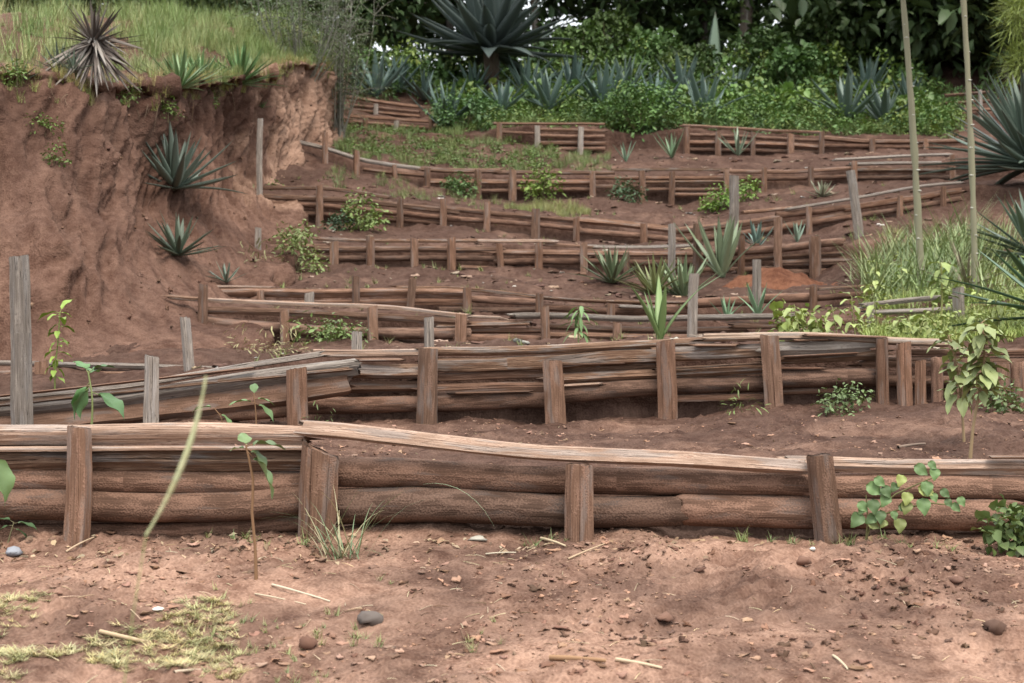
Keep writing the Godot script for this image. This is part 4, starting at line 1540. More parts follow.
func make_terrace_plants() -> void:
	var green := Color(0.13, 0.22, 0.085)
	var pale := Color(0.2, 0.28, 0.13)
	# spiky clumps
	agave("tall fan of light green sword leaves between the brown and dark posts", on_ground(722, 14.55), 0.75, 18, Color(0.19, 0.235, 0.14), 0.85, 1.5, 0.95)
	agave("olive spiky clump at the fifth wall, leftmost of the three clumps", on_ground(612, 14.2), 0.5, 30, Color(0.13, 0.165, 0.09), 0.3, 1.4, 0.8)
	agave("yellow edged spiky clump, middle of the three below the fifth wall", on_ground(655, 13.5), 0.5, 34, Color(0.18, 0.2, 0.085), 0.2, 1.4, 0.75)
	agave("light green spiky clump leaning against the split grey stake", on_ground(683, 13.5), 0.55, 24, Color(0.18, 0.235, 0.13), 0.5, 1.45, 0.95)
	agave("bluish spiky clump behind the fifth wall's right part", on_ground(757, 15.9), 0.38, 12, Color(0.11, 0.17, 0.14), 0.5, 1.4, 1.0)
	agave("pale upright spike leaf pair behind the fifth wall near its right end", on_ground(797, 15.9), 0.3, 6, Color(0.2, 0.27, 0.2), 0.9, 1.4, 1.1)
	agave("two bright green sword leaves rising behind the second wall", on_ground(660, 9.5), 0.5, 7, Color(0.15, 0.22, 0.08), 1.0, 1.45, 0.95)
	agave("small green sword leaves behind the silver rail, left one", on_ground(727, 12.05), 0.26, 8, Color(0.16, 0.26, 0.15), 0.7, 1.4, 1.0)
	agave("small green sword leaves in front of the squat grey stump", on_ground(758, 12.05), 0.34, 8, Color(0.16, 0.26, 0.15), 0.8, 1.45, 0.9)
	agave("silvery green agave before the upper wall right of the shrub", on_ground(738, 22.2), 0.6, 12, Color(0.2, 0.26, 0.18), 0.5, 1.45, 0.8)
	agave("slim upright agave in grass left of the upper right wall", on_ground(672, 21.6), 0.52, 10, Color(0.16, 0.24, 0.14), 0.7, 1.45, 0.8)
	agave("single pale spear plant in grass below the overhanging shrub", on_ground(626, 21.2), 0.42, 6, Color(0.18, 0.27, 0.18), 0.9, 1.45, 0.9)
	agave("pale pinkish succulent rosette on the seventh terrace at right", on_ground(822, 18.3), 0.3, 20, Color(0.28, 0.29, 0.2), 0.2, 1.4, 1.4, "succulent")
	# right edge
	agave("large blue green agave fan at the right edge below the feathery bush", on_ground(1034, 17.4) + Vector3(0, 0.25, 0), 1.55, 110, Color(0.1, 0.135, 0.105), -0.1, 1.45, 0.8)
	agave("second blue green agave at the right edge above the weeds", on_ground(1035, 13.6) + Vector3(0, 0.15, 0), 0.95, 40, Color(0.1, 0.135, 0.1), -0.2, 1.4, 0.85)
	agave("dark green agave with long leaves reaching in low from the right edge", on_ground(1062, 10.0) + Vector3(0, 0.12, 0), 1.05, 30, Color(0.06, 0.11, 0.06), -0.15, 1.3, 0.75)
	agave("brownish old agave with splayed narrow leaves by the slim stems' feet", on_ground(968, 12.6) + Vector3(0, 0.06, 0), 0.62, 18, Color(0.24, 0.2, 0.14), 0.05, 1.3, 0.5)
	bush("feathery light green bush at the right edge above the big agaves", on_ground(1038, 18.2) + Vector3(0, 1.5, 0), 0.34, 1.2, 60, "clump_needle", Color(0.3, 0.37, 0.1), "feathery_bush", "")

	# two slim pale stems
	for e in [["slim pale green pole stem with white scars, left of the pair", 901, 0, 922, 228, 12.9, 6.9], ["slim pale green pole stem with white scars, right of the pair", 961, 0, 976, 246, 12.4, 6.6]]:
		var d: float = e[5]
		var foot := on_ground(e[3], d)
		var top := at(e[1], e[2], d)
		var root := thing("pole_stem", e[0], "sapling tree", foot, "two slim pale stems at the right")
		var dir := top - foot
		var full := dir * 1.35
		var g := Geo.new()
		var pts := bowed(Vector3(0, -0.15, 0), full, Vector3(0.03, 0, 0), 24)
		var r: float = e[6] / F * d * 0.5
		tube(g, pts, r * 1.05, r * 0.75, 12, Color(0.22, 0.21, 0.145), 0.35)
		var stem := part("stem", g.mesh(), mat.plain, root)
		for k in 15:
			var t := 0.05 + k * 0.064 + rng.randf_range(-0.02, 0.02)
			var p: Vector3 = full * t + Vector3(0.03, 0, 0) * 4.0 * t * (1.0 - t)
			var rr := lerpf(r * 1.05, r * 0.75, t)
			var scar := clod_mesh(200 + k, 0.5)
			var side := rng.randf_range(-0.9, 0.9)
			var sz := rr * rng.randf_range(0.45, 0.75)
			part("leaf_scar", scar, tinted(mat.plain, Color(0.42, 0.41, 0.36)), stem, Transform3D(Basis().scaled(Vector3(sz, sz * 0.55, sz * 0.4)), p + Vector3(side, 0, sqrt(1.0 - side * side)) * rr * 0.95))
		var spots: Array = []
		var tints: Array = []
		for k in 16:
			spots.append(Transform3D(Basis(Vector3.UP, rng.randf() * TAU), full + Vector3(rng.randfn(), rng.randfn() * 0.6, rng.randfn()) * 0.3))
			tints.append(vary(Color(0.1, 0.17, 0.05), 0.2))
		part("crown", foliage("clump_broad", spots), tinted(mat.leaf, Color(0.1, 0.17, 0.05)), root)

	# bushes and herbs
	var list := [
		["pale flowering weed bush below the fifth wall at left", 298, 14.4, 0.32, 0.42, 24, "clump_small", Color(0.22, 0.28, 0.1), 0.9],
		["dry yellowish weed tangle left of the pale weed bush", 250, 14.0, 0.4, 0.2, 18, "clump_sparse", Color(0.2, 0.19, 0.09), 1.0],
		["bright weed bush on the terrace above the fifth wall at left", 362, 16.3, 0.24, 0.34, 18, "clump_small", Color(0.19, 0.27, 0.08), 1.0],
		["dark small herb left of the bright weed bush", 340, 16.3, 0.14, 0.2, 8, "clump_small", Color(0.07, 0.13, 0.07), 0.9],
		["yellow green bush against the seventh wall near the centre", 541, 19.1, 0.22, 0.42, 16, "clump_small", Color(0.17, 0.25, 0.05), 1.1],
		["low green bush between the two middle posts of the seventh wall", 458, 19.2, 0.3, 0.2, 14, "clump_small", Color(0.09, 0.16, 0.05), 1.0],
		["dark leafed herb growing in the seventh wall right of centre", 626, 19.1, 0.22, 0.22, 10, "clump_small", Color(0.06, 0.11, 0.05), 1.0],
		["bright green bush beside the tall dark post at centre right", 718, 18.4, 0.24, 0.26, 18, "clump_small", Color(0.16, 0.28, 0.05), 1.0],
		["small lime herb right of the tall dark post", 748, 18.6, 0.2, 0.18, 8, "clump_small", Color(0.17, 0.27, 0.06), 0.9],
		["round grey green bush over the mossy wall at upper left", 465, 24.2, 0.65, 0.5, 60, "clump_small", Color(0.1, 0.19, 0.07), 1.3],
		["shrub overhanging the gap in the upper wall", 640, 23.5, 0.75, 0.75, 70, "clump_small", Color(0.1, 0.19, 0.05), 1.4],
		["creeping herb at the foot of the second wall's right posts", 845, 8.25, 0.2, 0.1, 10, "clump_small", Color(0.15, 0.21, 0.09), 0.6],
		["grassy weed before the second wall's rightmost long post", 745, 8.3, 0.09, 0.08, 4, "clump_sparse", Color(0.14, 0.19, 0.06), 0.7],
		["yellow green weed behind the second wall left of the nettle patch", 800, 9.9, 0.14, 0.26, 7, "clump_broad", Color(0.24, 0.3, 0.08), 0.55],
		["tangled weeds at the right end of the stake row", 1005, 8.2, 0.22, 0.14, 10, "clump_small", Color(0.14, 0.2, 0.08), 0.7],
		["small fern tuft by the second wall's lower log near the middle", 325, 8.2, 0.07, 0.06, 3, "clump_sparse", Color(0.12, 0.16, 0.06), 0.6],
		["leaf litter plant under the third wall's left part", 330, 11.2, 0.35, 0.12, 14, "clump_small", Color(0.15, 0.22, 0.07), 0.8],
		["dry grass hummock on the soil slope left of the third wall", 262, 10.6, 0.3, 0.1, 14, "clump_sparse", Color(0.33, 0.3, 0.15), 0.8],
	]
	for e in list:
		bush(e[0], on_ground(e[1], e[2]), e[3], e[4], e[5], e[6], e[7], "weed_bush", "weeds and bushes on the terraces", e[8])

	# grass and ground cover that nobody could count
	scatter("slope_turf", "grass_short", mat.blade, 2600, 865, 1090, 9.3, 14.0, Color(0.27, 0.34, 0.1), 0.8, 1.8, "short bright turf on the slope at the right", "grass", -0.5)
	scatter("slope_grass", "grass_mid", mat.blade, 420, 875, 1090, 10.2, 15.5, Color(0.27, 0.31, 0.12), 0.3, 0.75, "green grass over the slope at the right", "grass", -0.35)
	scatter("arching_grass", "grass_arch", mat.blade, 60, 870, 1010, 12.0, 15.0, Color(0.24, 0.29, 0.14), 0.6, 1.0, "long arching grass round the slim stems", "grass", -0.6)
	scatter("slope_weeds", "clump_small", mat.leaf, 190, 865, 1090, 9.6, 14.5, Color(0.25, 0.31, 0.1), 0.4, 0.9, "low leafy weeds in the green slope at the right", "weeds", -0.3, 0.12)
	scatter("mossy_cover", "grass_mid", mat.blade, 1300, 335, 610, 20.0, 24.8, Color(0.16, 0.2, 0.075), 0.25, 0.75, "green ground cover on the slope under the upper walls", "grass", -0.02)
	scatter("creeping_weeds", "clump_small", mat.leaf, 700, 335, 560, 20.2, 25.0, Color(0.12, 0.19, 0.055), 0.4, 1.1, "creeping weeds on the upper left slope", "weeds", -0.15)
	scatter("thin_grass", "grass_mid", mat.blade, 240, 320, 500, 17.4, 19.3, Color(0.17, 0.2, 0.08), 0.25, 0.6, "thin yellowish grass on the terrace below the curving wall", "grass", 0.0)
	scatter("terrace_grass", "grass_mid", mat.blade, 260, 505, 590, 17.4, 18.6, Color(0.24, 0.25, 0.1), 0.3, 0.5, "straw coloured grass pad below the yellow green bush", "grass", -0.12)
	scatter("bare_terrace_weeds", "grass_short", mat.blade, 520, 250, 900, 8.9, 19.0, Color(0.2, 0.23, 0.09), 0.6, 1.6, "stray grass tufts on the bare terraces", "grass", 0.1)


func make_lanky_weeds() -> void:
	var list := [
		[802, 9.5, 304, "pale lanky weed behind the second wall, left end of the leafy patch"], [820, 9.7, 318, "short broad leafed weed in the leafy patch behind the second wall"], [838, 9.5, 306, "middle weed of the leafy patch behind the second wall at right"],
		[856, 9.7, 296, "tallest weed of the leafy patch behind the second wall"], [878, 10.6, 284, "yellowish lanky weed left of the short grey fence"], [896, 9.9, 318, "low lanky weed before the short grey fence"],
		[918, 9.9, 316, "leaning weed at the middle of the short grey fence"], [972, 9.8, 312, "bushy lanky weed right of the short grey fence"], [986, 9.6, 318, "pale lanky weed behind the tall leafy sapling"],
		[870, 12.2, 262, "drooping lanky weed at the left edge of the green slope"], [905, 12.4, 258, "lanky weed between the slim stems' feet and the grey fence"], [1002, 10.4, 296, "lanky weed under the dark agave's leaves"],
	]
	for e in list:
		var p := on_ground(e[0], e[1])
		var top := at(e[0] + rng.randf_range(-8, 8), e[2], e[1])
		if top.y < p.y + 0.15:
			top.y = p.y + 0.25
		sapling("lanky_weed", e[3], [p, p.lerp(top, 0.5) + Vector3(rng.randfn() * 0.02, 0, 0), top], 0.005, random_leaves(15, 0.1, 0.2), Color(0.26, 0.27, 0.12), Color(0.26, 0.31, 0.115), "leaf_oval", "lanky weeds on the green slope")


func straight(px0: float, py0: float, d0: float, px1: float, py1: float, d1: float, n := 4) -> Array:
	return bowed(at(px0, py0, d0), at(px1, py1, d1), Vector3.ZERO, n)


func make_front_plants() -> void:
	var stem := Color(0.2, 0.12, 0.07)
	var green := Color(0.11, 0.18, 0.07)
	var p := seen(256, 580)
	var d := -p.z
	sapling("sapling", "young reddish stemmed sapling with folded leaves in the foreground", [p, at(255, 545, d), at(252, 512, d), at(253, 480, d), at(246, 446, d)], 0.007, [
		[0.99, 12, 20, 0.11], [0.97, -8, -25, 0.09], [0.94, 8, -42, 0.15], [0.98, 120, 60, 0.06], [0.96, 170, 20, 0.05]], stem, Color(0.13, 0.19, 0.085), "leaf_heart")
	p = on_ground(90, 6.5)
	sapling("sapling", "broad leafed green sapling rising behind the nearest wall at left", [p, at(92, 420, 6.5), at(92, 395, 6.5), at(88, 372, 6.5)], 0.007, [
		[0.72, -15, -12, 0.17], [0.8, 190, -45, 0.14], [0.85, 160, -55, 0.15], [0.99, 20, 35, 0.10], [0.98, 150, 50, 0.09], [0.95, 80, 30, 0.09]], Color(0.2, 0.24, 0.1), Color(0.085, 0.165, 0.065), "leaf_heart")
	p = on_ground(55, 8.8)
	sapling("sapling", "lime green upright sapling beside the tall grey post", [p, at(55, 370, 8.8), at(58, 340, 8.8), at(60, 312, 8.8)], 0.006, random_leaves(22, 0.085, 0.2) + [[0.98, 170, 10, 0.13], [0.99, 60, 60, 0.12]], Color(0.2, 0.25, 0.08), Color(0.19, 0.28, 0.05), "leaf_oval")
	p = on_ground(-18, 4.9)
	sapling("sapling", "plant at the left edge with one large hanging leaf", [p, at(-22, 500, 4.9), at(-14, 450, 4.9)], 0.007, [[0.99, -10, -50, 0.165], [0.9, 160, 0, 0.12]], stem, Color(0.1, 0.155, 0.06), "leaf_heart")
	p = seen(8, 548)
	d = -p.z
	sapling("sapling", "tiny seedling with oval leaves in the lower left by the wall", [p, at(10, 535, d), at(14, 522, d)], 0.004, [[0.9, 0, 10, 0.085], [0.95, 170, 30, 0.075], [0.7, 20, -20, 0.075], [0.8, 200, 0, 0.06]], Color(0.15, 0.14, 0.08), Color(0.1, 0.17, 0.085), "leaf_oval")
	p = on_ground(222, 6.6)
	sapling("sapling", "drooping two leafed seedling behind the nearest wall", [p, at(222, 420, 6.6), at(214, 408, 6.6)], 0.004, [[0.95, 160, 20, 0.1], [0.8, -10, -25, 0.09]], stem, green, "leaf_oval")
	p = on_ground(256, 6.7)
	sapling("sapling", "small fork leafed seedling before the sloping log's post", [p, at(256, 416, 6.7), at(254, 396, 6.7)], 0.005, [[0.8, 200, 25, 0.1], [0.8, -20, -15, 0.11], [0.99, 100, 60, 0.08], [0.9, 10, 10, 0.08]], stem, green, "leaf_oval")
	# sapling by the stakes
	p = on_ground(970, 6.4)
	sapling("sapling", "tall leafy sapling with drooping foliage before the stake row", [p, at(974, 420, 6.4), at(984, 370, 6.4), at(982, 322, 6.4)], 0.009, random_leaves(64, 0.105, 0.5), Color(0.26, 0.19, 0.11), Color(0.2, 0.235, 0.1), "leaf_oval")
	p = on_ground(964, 6.9)
	sapling("sapling", "thinner companion sapling with pale leaves left of the tall leafy one", [p, at(962, 410, 6.9), at(958, 370, 6.9), at(948, 335, 6.9)], 0.008, random_leaves(44, 0.1, 0.4), Color(0.26, 0.19, 0.11), Color(0.2, 0.235, 0.1), "leaf_oval")
	p = on_ground(940, 10.6)
	sapling("sapling", "tall pale stalk with small leaves in the green slope", [p, at(942, 300, 10.6), at(941, 262, 10.6)], 0.01, random_leaves(16, 0.12, 0.5), Color(0.3, 0.3, 0.12), Color(0.24, 0.3, 0.1), "leaf_oval")
	p = on_ground(580, 9.6)
	sapling("sapling", "slender herb with whorled narrow leaves behind the second wall", [p, at(578, 335, 9.6), at(581, 306, 9.6)], 0.005, random_leaves(24, 0.13, 0.3), Color(0.16, 0.2, 0.08), Color(0.14, 0.23, 0.09), "leaf_lance")
	# vine on the near wall
	var root := thing("vine", "heart leafed vine trailing over the nearest wall at right", "vine", on_ground(866, 5.36))
	var leaves := [[866, 493], [882, 494], [872, 507], [897, 491], [908, 500], [918, 495], [926, 489], [935, 476], [914, 474], [865, 514], [880, 518], [898, 514], [908, 509], [945, 507], [958, 505], [868, 530], [886, 528], [858, 510], [893, 519], [932, 501], [874, 486], [888, 503], [903, 483], [922, 506], [940, 498], [876, 524], [862, 522], [951, 512], [928, 470], [900, 526]]
	var g := Geo.new()
	for path in [[866, 540, 876, 510, 896, 494, 918, 484, 936, 476], [866, 540, 868, 520, 866, 495], [880, 515, 905, 508, 930, 503, 958, 506]]:
		var pts: Array = []
		for k in range(0, path.size(), 2):
			pts.append(at(path[k], path[k + 1], 5.38) - root.position)
		tube(g, pts, 0.004, 0.0025, 5, Color(0.16, 0.15, 0.07))
	part("stem", g.mesh(), mat.plain, root)
	for e in leaves:
		var s := rng.randf_range(0.034, 0.07)
		var b := aim(Vector3(rng.randfn() * 0.7, -0.5, 0.35), Vector3(0, 0.45, 1))
		part("leaf", leaf_meshes["leaf_heart"], tinted(mat.leaf, (Color(0.095, 0.155, 0.06) if rng.randf() < 0.75 else Color(0.19, 0.22, 0.07)) * (0.75 + 0.15 * rng.randi_range(0, 4))), root, Transform3D(Basis(b.x * s, b.y * s, b.z * s), at(e[0], e[1] - 8, 5.34) - root.position))
	bush("leafy weed with broad leaves at the right edge by the nearest wall", on_ground(1018, 5.3), 0.1, 0.16, 9, "clump_broad", Color(0.12, 0.17, 0.06), "weed_bush", "weeds and bushes on the terraces", 0.4)
	# grass tuft by the wedge post
	var tuft_root := on_ground(338, 5.3)
	g = Geo.new()
	for k in 46:
		var a := rng.randf() * TAU
		var len := rng.randf_range(0.12, 0.4)
		blade_geo(g, Vector3(rng.randfn() * 0.05, 0, rng.randfn() * 0.03), Vector3(cos(a), rng.randf_range(0.5, 2.0), sin(a) * 0.6), len, 0.006, rng.randf_range(0.6, 2.2), vary(Color(0.17, 0.22, 0.12) if k % 3 else Color(0.36, 0.32, 0.2), 0.2))
	blade_geo(g, Vector3(0.05, 0, 0.04), Vector3(0.6, 1.0, 0.1), 0.42, 0.007, 0.2, Color(0.24, 0.26, 0.13))
	blade_geo(g, Vector3(0.04, 0, 0.05), Vector3(0.5, 1.0, 0.15), 0.8, 0.012, 3.2, Color(0.23, 0.3, 0.18))
	single("grass_tuft", g.mesh(), mat.blade, "grass tuft with long arching blades at the wedge post's foot", "grass tuft", tuft_root)
	# the near blurred seed head
	var foot := on_ground(120, 1.95)
	var stalk := thing("grass_stalk", "out of focus grass seed head close to the camera at left", "grass stalk", foot)
	g = Geo.new()
	tube(g, bowed(Vector3.ZERO, at(146, 535, 1.95) - foot, Vector3(-0.03, 0, 0), 8), 0.0012, 0.0008, 5, Color(0.25, 0.3, 0.12))
	part("stem", g.mesh(), mat.plain, stalk)
	g = Geo.new()
	var head := bowed(at(146, 535, 1.95) - foot, at(206, 376, 1.95) - foot, Vector3(0.012, -0.004, 0), 14)
	for k in 14:
		var w := 0.0042 * sin(PI * clampf((k + 1.2) / 15.5, 0.0, 1.0))
		tube(g, [head[k], head[k].lerp(head[k + 1], 0.5), head[k + 1]], maxf(w, 0.002), maxf(w * 0.9, 0.0015), 6, vary(Color(0.4, 0.41, 0.24), 0.12))
	part("seed_head", g.mesh(), mat.plain, stalk)


func clod_mesh(sd: int, rough: float) -> ArrayMesh:
	var n := noise(0.9, 3, sd)
	var g := Geo.new()
	var nu := 9
	var nv := 6
	for j in nv:
		var lat := PI * (float(j) / (nv - 1) - 0.5)
		for k in nu:
			var lon := TAU * (k % (nu - 1)) / (nu - 1)
			var p := Vector3(cos(lat) * cos(lon), sin(lat) * 0.7, -cos(lat) * sin(lon))
			p *= 1.0 + n.get_noise_3dv(p * 1.6) * rough
			g.v.append(p)
			g.c.append(Color.WHITE)
	g.quad_grid(0, nu, nv)
	return g.mesh()


func make_litter() -> void:
	for v in 3:
		leaf_meshes["clod_%d" % v] = clod_mesh(80 + v, 2.2)
		var spots: Array = []
		var tints: Array = []
		for k in 4200:
			var d := rng.randf_range(3.4, 5.6) if k % 3 else rng.randf_range(5.9, 8.6)
			var p := on_ground(rng.randf_range(-60, 1090), d)
			var cluster := n_tone.get_noise_2d(p.x * 2.2 + 9.0, p.z * 2.2)
			if cluster < rng.randf_range(-0.35, 0.3):
				continue
			var s := 0.003 + 0.013 * pow(rng.randf(), 6.0)
			spots.append(Transform3D(Basis.from_euler(Vector3(rng.randf(), rng.randf() * TAU, rng.randf())).scaled(Vector3(s * rng.randf_range(0.7, 1.5), s * 0.6, s)), p))
			tints.append(vary(Color(0.2, 0.115, 0.08) if rng.randf() < 0.4 else Color(0.31, 0.19, 0.135), 0.25))
		stuff("soil_crumbs", leaf_meshes["clod_%d" % v], mat.plain, spots, tints, ["fine soil crumbs strewn over the ground", "broken soil crumbs lying on the trodden yard", "small earth crumbs on the near terraces"][v], "soil")
	var bs: Array = []
	var bt: Array = []
	for k in 1500:
		var p: Vector3 = bank_pts[rng.randi_range(20 * bank_nu, 130 * bank_nu)] + Vector3(rng.randfn(), rng.randfn(), 0) * 0.02
		if n_tone.get_noise_3dv(p * 3.0) < rng.randf_range(-0.3, 0.3):
			continue
		var s := 0.005 + 0.02 * pow(rng.randf(), 5.0)
		bs.append(Transform3D(Basis.from_euler(Vector3(rng.randf() * 3.0, rng.randf() * TAU, rng.randf() * 3.0)).scaled(Vector3(s, s * 0.8, s)), p))
		bt.append(vary(Color(0.12, 0.07, 0.05) if rng.randf() < 0.6 else Color(0.18, 0.11, 0.08), 0.25))
	stuff("bank_crumbs", leaf_meshes["clod_0"], mat.plain, bs, bt, "loose crumbs of earth on the face of the bank", "soil")
	bs = []
	bt = []
	for k in 6000:
		var d := rng.randf_range(8.9, 23.0)
		var p := on_ground(rng.randf_range(180, 960), d)
		if n_tone.get_noise_2d(p.x * 1.5, p.z * 1.5 + 20.0) < rng.randf_range(-0.3, 0.3):
			continue
		var s := 0.006 + 0.03 * pow(rng.randf(), 5.0)
		bs.append(Transform3D(Basis.from_euler(Vector3(rng.randf(), rng.randf() * TAU, rng.randf())).scaled(Vector3(s * 1.3, s * 0.7, s)), p))
		bt.append(vary(Color(0.11, 0.066, 0.05) if rng.randf() < 0.7 else (Color(0.3, 0.22, 0.16) if rng.randf() < 0.85 else Color(0.5, 0.46, 0.4)), 0.3))
	stuff("terrace_crumbs", leaf_meshes["clod_1"], mat.plain, bs, bt, "crumbs of earth and litter on the upper terraces", "soil")
	# straw and twigs too small to count
	var g := Geo.new()
	for k in 420:
		var d := rng.randf_range(3.5, 5.5) if k % 4 else rng.randf_range(6.0, 8.4)
		var p := on_ground(rng.randf_range(-40, 1070) if k % 2 else rng.randf_range(-20, 620), d)
		var a := rng.randf() * TAU
		var len := rng.randf_range(0.015, 0.07)
		var q := p + Vector3(cos(a), 0, sin(a)) * len
		q.y = ground_y(q.x, -q.z) + 0.005
		tube(g, bowed(p + Vector3(0, 0.003, 0), q, Vector3(0, 0.002, rng.randf_range(-0.006, 0.006)), 3), 0.0016, 0.0008, 4, vary(Color(0.42, 0.33, 0.22) if rng.randf() < 0.7 else Color(0.14, 0.09, 0.06), 0.3))
	var straw := single("dry_straw", g.mesh(), mat.plain, "bits of dry straw and twig scattered on the ground", "straw")
	straw.set_meta("kind", "stuff")
	scatter("yard_grass", "grass_mat", mat.blade, 1300, -60, 240, 3.6, 4.6, Color(0.4, 0.36, 0.19), 0.35, 0.9, "sparse yellow green turf in the lower left yard", "grass", -0.02)
	scatter("yard_grass", "grass_short", mat.blade, 130, 180, 520, 3.8, 4.9, Color(0.26, 0.28, 0.13), 0.3, 0.7, "scattered short grass sprigs in the middle of the yard", "grass", 0.05)
	scatter("wall_foot_weeds", "grass_short", mat.blade, 110, -30, 1040, 5.3, 5.5, Color(0.2, 0.25, 0.1), 0.4, 1.0, "tiny weeds along the foot of the nearest wall", "grass", 0.1)

	# curled dry leaves caught along the foot of the wall, and dark clods kicked up on the right
	var ds: Array = []
	var dt: Array = []
	for k in 260:
		var p := on_ground(rng.randf_range(-20, 560) if k % 3 else rng.randf_range(-20, 1040), 5.52 - absf(rng.randfn()) * 0.22)
		var s := rng.randf_range(0.018, 0.045)
		ds.append(Transform3D(Basis.from_euler(Vector3(rng.randf_range(-0.6, 0.6), rng.randf() * TAU, rng.randf_range(-0.6, 0.6))).scaled(Vector3(s, s, s)), p + Vector3(0, 0.008, 0)))
		dt.append(vary([Color(0.24, 0.16, 0.1), Color(0.14, 0.09, 0.06), Color(0.33, 0.25, 0.17)][k % 3], 0.25))
	stuff("dry_leaves", leaf_meshes["leaf_oval"], mat.dry, ds, dt, "curled dry leaves along the foot of the nearest wall", "leaves")
	ds = []
	dt = []
	for k in 480:
		var c: Array = [[590, 575], [660, 560], [870, 590], [930, 615], [975, 600], [640, 640], [780, 650], [990, 560], [905, 560]][rng.randi() % 9]
		var p := seen(c[0] + rng.randfn() * 34.0, clampf(c[1] + rng.randfn() * 11.0, 545, 690))
		var s := 0.003 + 0.013 * pow(rng.randf(), 4.0)
		ds.append(Transform3D(Basis.from_euler(Vector3(rng.randf(), rng.randf() * TAU, rng.randf())).scaled(Vector3(s * 1.2, s * 0.8, s)), p))
		dt.append(vary(Color(0.115, 0.066, 0.047), 0.3))
	stuff("damp_clods", leaf_meshes["clod_2"], mat.plain, ds, dt, "clusters of dark damp clods in the right half of the yard", "soil")

	# single pieces
	var stones := [
		["pale flat stone before the nearest wall left of its middle post", "stone", 477, 542, 0.035, Color(0.36, 0.34, 0.29), 0.4],
		["dark ridged lump lying on the yard in the lower middle", "clod", 370, 629, 0.045, Color(0.12, 0.1, 0.09), 0.7],
		["largest round dark clod near the lower right edge", "clod", 995, 637, 0.032, Color(0.1, 0.06, 0.045), 1.0],
		["brown clod left of the dark ridged lump", "clod", 309, 650, 0.032, Color(0.13, 0.07, 0.05), 1.0],
		["brown clod in the yard below the nearest wall's right post", "clod", 804, 568, 0.03, Color(0.16, 0.09, 0.065), 0.8],
		["flat brown clod in the lower middle of the yard", "clod", 664, 624, 0.035, Color(0.16, 0.09, 0.065), 0.5],
		["elongated dark clod at right in the yard", "clod", 955, 585, 0.035, Color(0.14, 0.08, 0.06), 0.5],
		["bluish grey crumpled scrap in the lower left corner by the wall", "litter", 14, 556, 0.045, Color(0.25, 0.26, 0.29), 0.6],
		["whitish leaf scrap on the turf in the lower left", "litter", 158, 613, 0.026, Color(0.6, 0.57, 0.5), 0.25],
		["small white pebble near the wall's right post", "pebble", 813, 553, 0.014, Color(0.6, 0.58, 0.53), 0.7],
	]
	for k in stones.size():
		var e: Array = stones[k]
		var p := seen(e[2], e[3])
		var o := single(e[1].replace("litter", "litter_scrap"), clod_mesh(90 + k, 0.75), tinted(mat.plain, e[5]), e[0], e[1], p + Vector3(0, e[4] * e[6] * 0.35, 0))
		o.scale = Vector3(e[4], e[4] * e[6], e[4] * 0.8)
		o.rotation.y = rng.randf() * TAU
	var sticks := [
		["pale straight stick in the yard, upper of the two below the sapling", 272, 591, 330, 604, 0.0045, Color(0.5, 0.43, 0.33)],
		["thin pale stick in the yard, lower of the two below the sapling", 255, 599, 306, 609, 0.003, Color(0.48, 0.41, 0.3)],
		["long straw coloured stalk on the turf in the lower left", 100, 634, 200, 658, 0.007, Color(0.45, 0.34, 0.22)],
		["short pale twig before the left post of the nearest wall", 66, 554, 94, 541, 0.0045, Color(0.42, 0.32, 0.22)],
		["forked thin stick before the nearest wall's middle", 568, 561, 607, 547, 0.004, Color(0.4, 0.3, 0.2)],
		["dry leaf sliver by the foot of the nearest wall's middle post", 541, 541, 566, 548, 0.006, Color(0.5, 0.4, 0.27)],
		["brown bark strip near the bottom edge, right of centre", 550, 664, 606, 670, 0.009, Color(0.28, 0.17, 0.1)],
		["pale bark shred right of the brown bark strip", 616, 662, 662, 670, 0.006, Color(0.5, 0.4, 0.28)],
		["light straw at lower right in the yard", 833, 658, 848, 672, 0.004, Color(0.5, 0.42, 0.3)],
		["pale straw near the yard centre by the flat stone", 486, 558, 516, 554, 0.0035, Color(0.5, 0.44, 0.34)],
		["bent pale twig at the lower left by the turf's edge", 174, 683, 200, 672, 0.005, Color(0.45, 0.37, 0.28)],
		["dark curved twig on the terrace below the tall leafy sapling", 898, 450, 925, 449, 0.008, Color(0.2, 0.15, 0.12)],
	]
	for e in sticks:
		var a := seen(e[1], e[2]) + Vector3(0, e[5], 0)
		var b := seen(e[3], e[4]) + Vector3(0, e[5], 0)
		single("stick", stem_mesh(bowed(Vector3.ZERO, b - a, Vector3(0, 0.004, 0.01), 6), e[5], e[5] * 0.6, e[6]), mat.plain, e[0], "stick", a, "sticks and stalks on the ground")
	# red soil mound
	var centre := on_ground(778, 14.1)
	var m := Geo.new()
	var lump := noise(1.1, 4, 77)
	for j in 26:
		for k in 41:
			var x := lerpf(-1.0, 1.0, k / 40.0)
			var z := lerpf(-1.0, 1.0, j / 25.0)
			var r := Vector2(x, z).length()
			var h := exp(-r * r * 2.0) * 0.24 - 0.05 + lump.get_noise_2d(x * 2.0, z * 2.0) * 0.04
			var wx: float = centre.x + x * 0.6
			var wd: float = -centre.z + z * 0.6
			m.v.append(Vector3(x * 0.6, ground_y(wx, wd) + h - centre.y, -z * 0.6))
			m.c.append(Color(0.5, 0.35, 0.28))
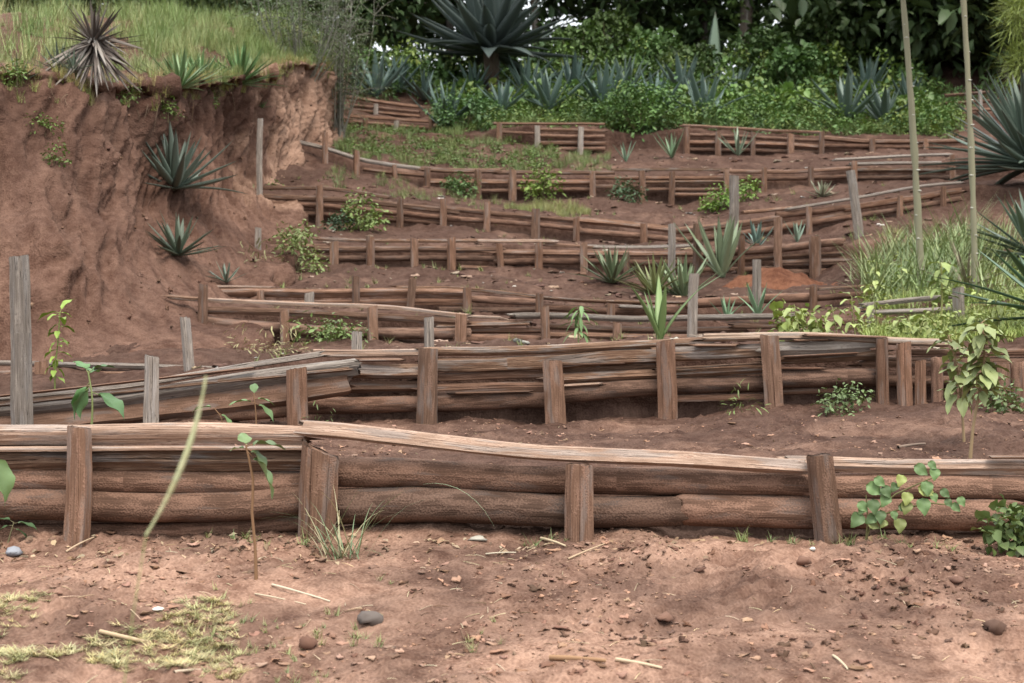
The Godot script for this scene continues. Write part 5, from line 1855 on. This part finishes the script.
	m.quad_grid(0, 41, 26)
	single("soil_mound", m.mesh(), mat.soil, "mound of fresh red soil behind the squat grey stump", "mound", centre)


func _ready() -> void:
	rng.seed = 20240611
	# camera
	var cam := Camera3D.new()
	cam.name = "camera"
	cam.position = EYE
	cam.keep_aspect = Camera3D.KEEP_HEIGHT
	var lens := CameraAttributesPhysical.new()
	lens.frustum_focal_length = 71.74
	lens.frustum_near = 0.05
	lens.frustum_far = 600.0
	lens.frustum_focus_distance = 6.6
	lens.exposure_aperture = 7.0
	cam.attributes = lens
	cam.near = 0.05
	cam.far = 600.0
	cam.fov = rad_to_deg(2.0 * atan(341.5 / F))
	add_child(cam)
	# overcast sky
	var env := Environment.new()
	env.background_mode = Environment.BG_SKY
	var sky := Sky.new()
	var air := ProceduralSkyMaterial.new()
	air.sky_top_color = Color(0.97, 0.985, 1.0)
	air.sky_horizon_color = Color(0.63, 0.65, 0.67)
	air.ground_horizon_color = Color(0.5, 0.48, 0.44)
	air.ground_bottom_color = Color(0.3, 0.26, 0.22)
	air.sky_curve = 0.35
	air.sun_angle_max = 1.0
	sky.sky_material = air
	env.sky = sky
	env.tonemap_mode = Environment.TONE_MAPPER_LINEAR
	env.tonemap_exposure = 2.75
	env.sdfgi_enabled = true
	env.ssao_enabled = true
	env.ssil_enabled = true
	var world := WorldEnvironment.new()
	world.environment = env
	add_child(world)
	var sun := DirectionalLight3D.new()
	sun.name = "sun"
	sun.light_energy = 0.5
	sun.light_angular_distance = 30.0
	sun.light_color = Color(1.0, 0.97, 0.93)
	sun.shadow_enabled = true
	sun.rotation_degrees = Vector3(-62, 25, 0)
	add_child(sun)

	n_big = noise(0.9, 3, 1)
	n_mid = noise(3.5, 3, 2)
	n_fine = noise(17.0, 3, 3)
	n_tone = noise(0.5, 3, 4)
	make_materials()
	make_leaf_meshes()
	make_ground()
	make_bank()
	make_walls()
	make_backdrop()
	make_bank_plants()
	make_terrace_plants()
	make_lanky_weeds()
	make_front_plants()
	make_litter()
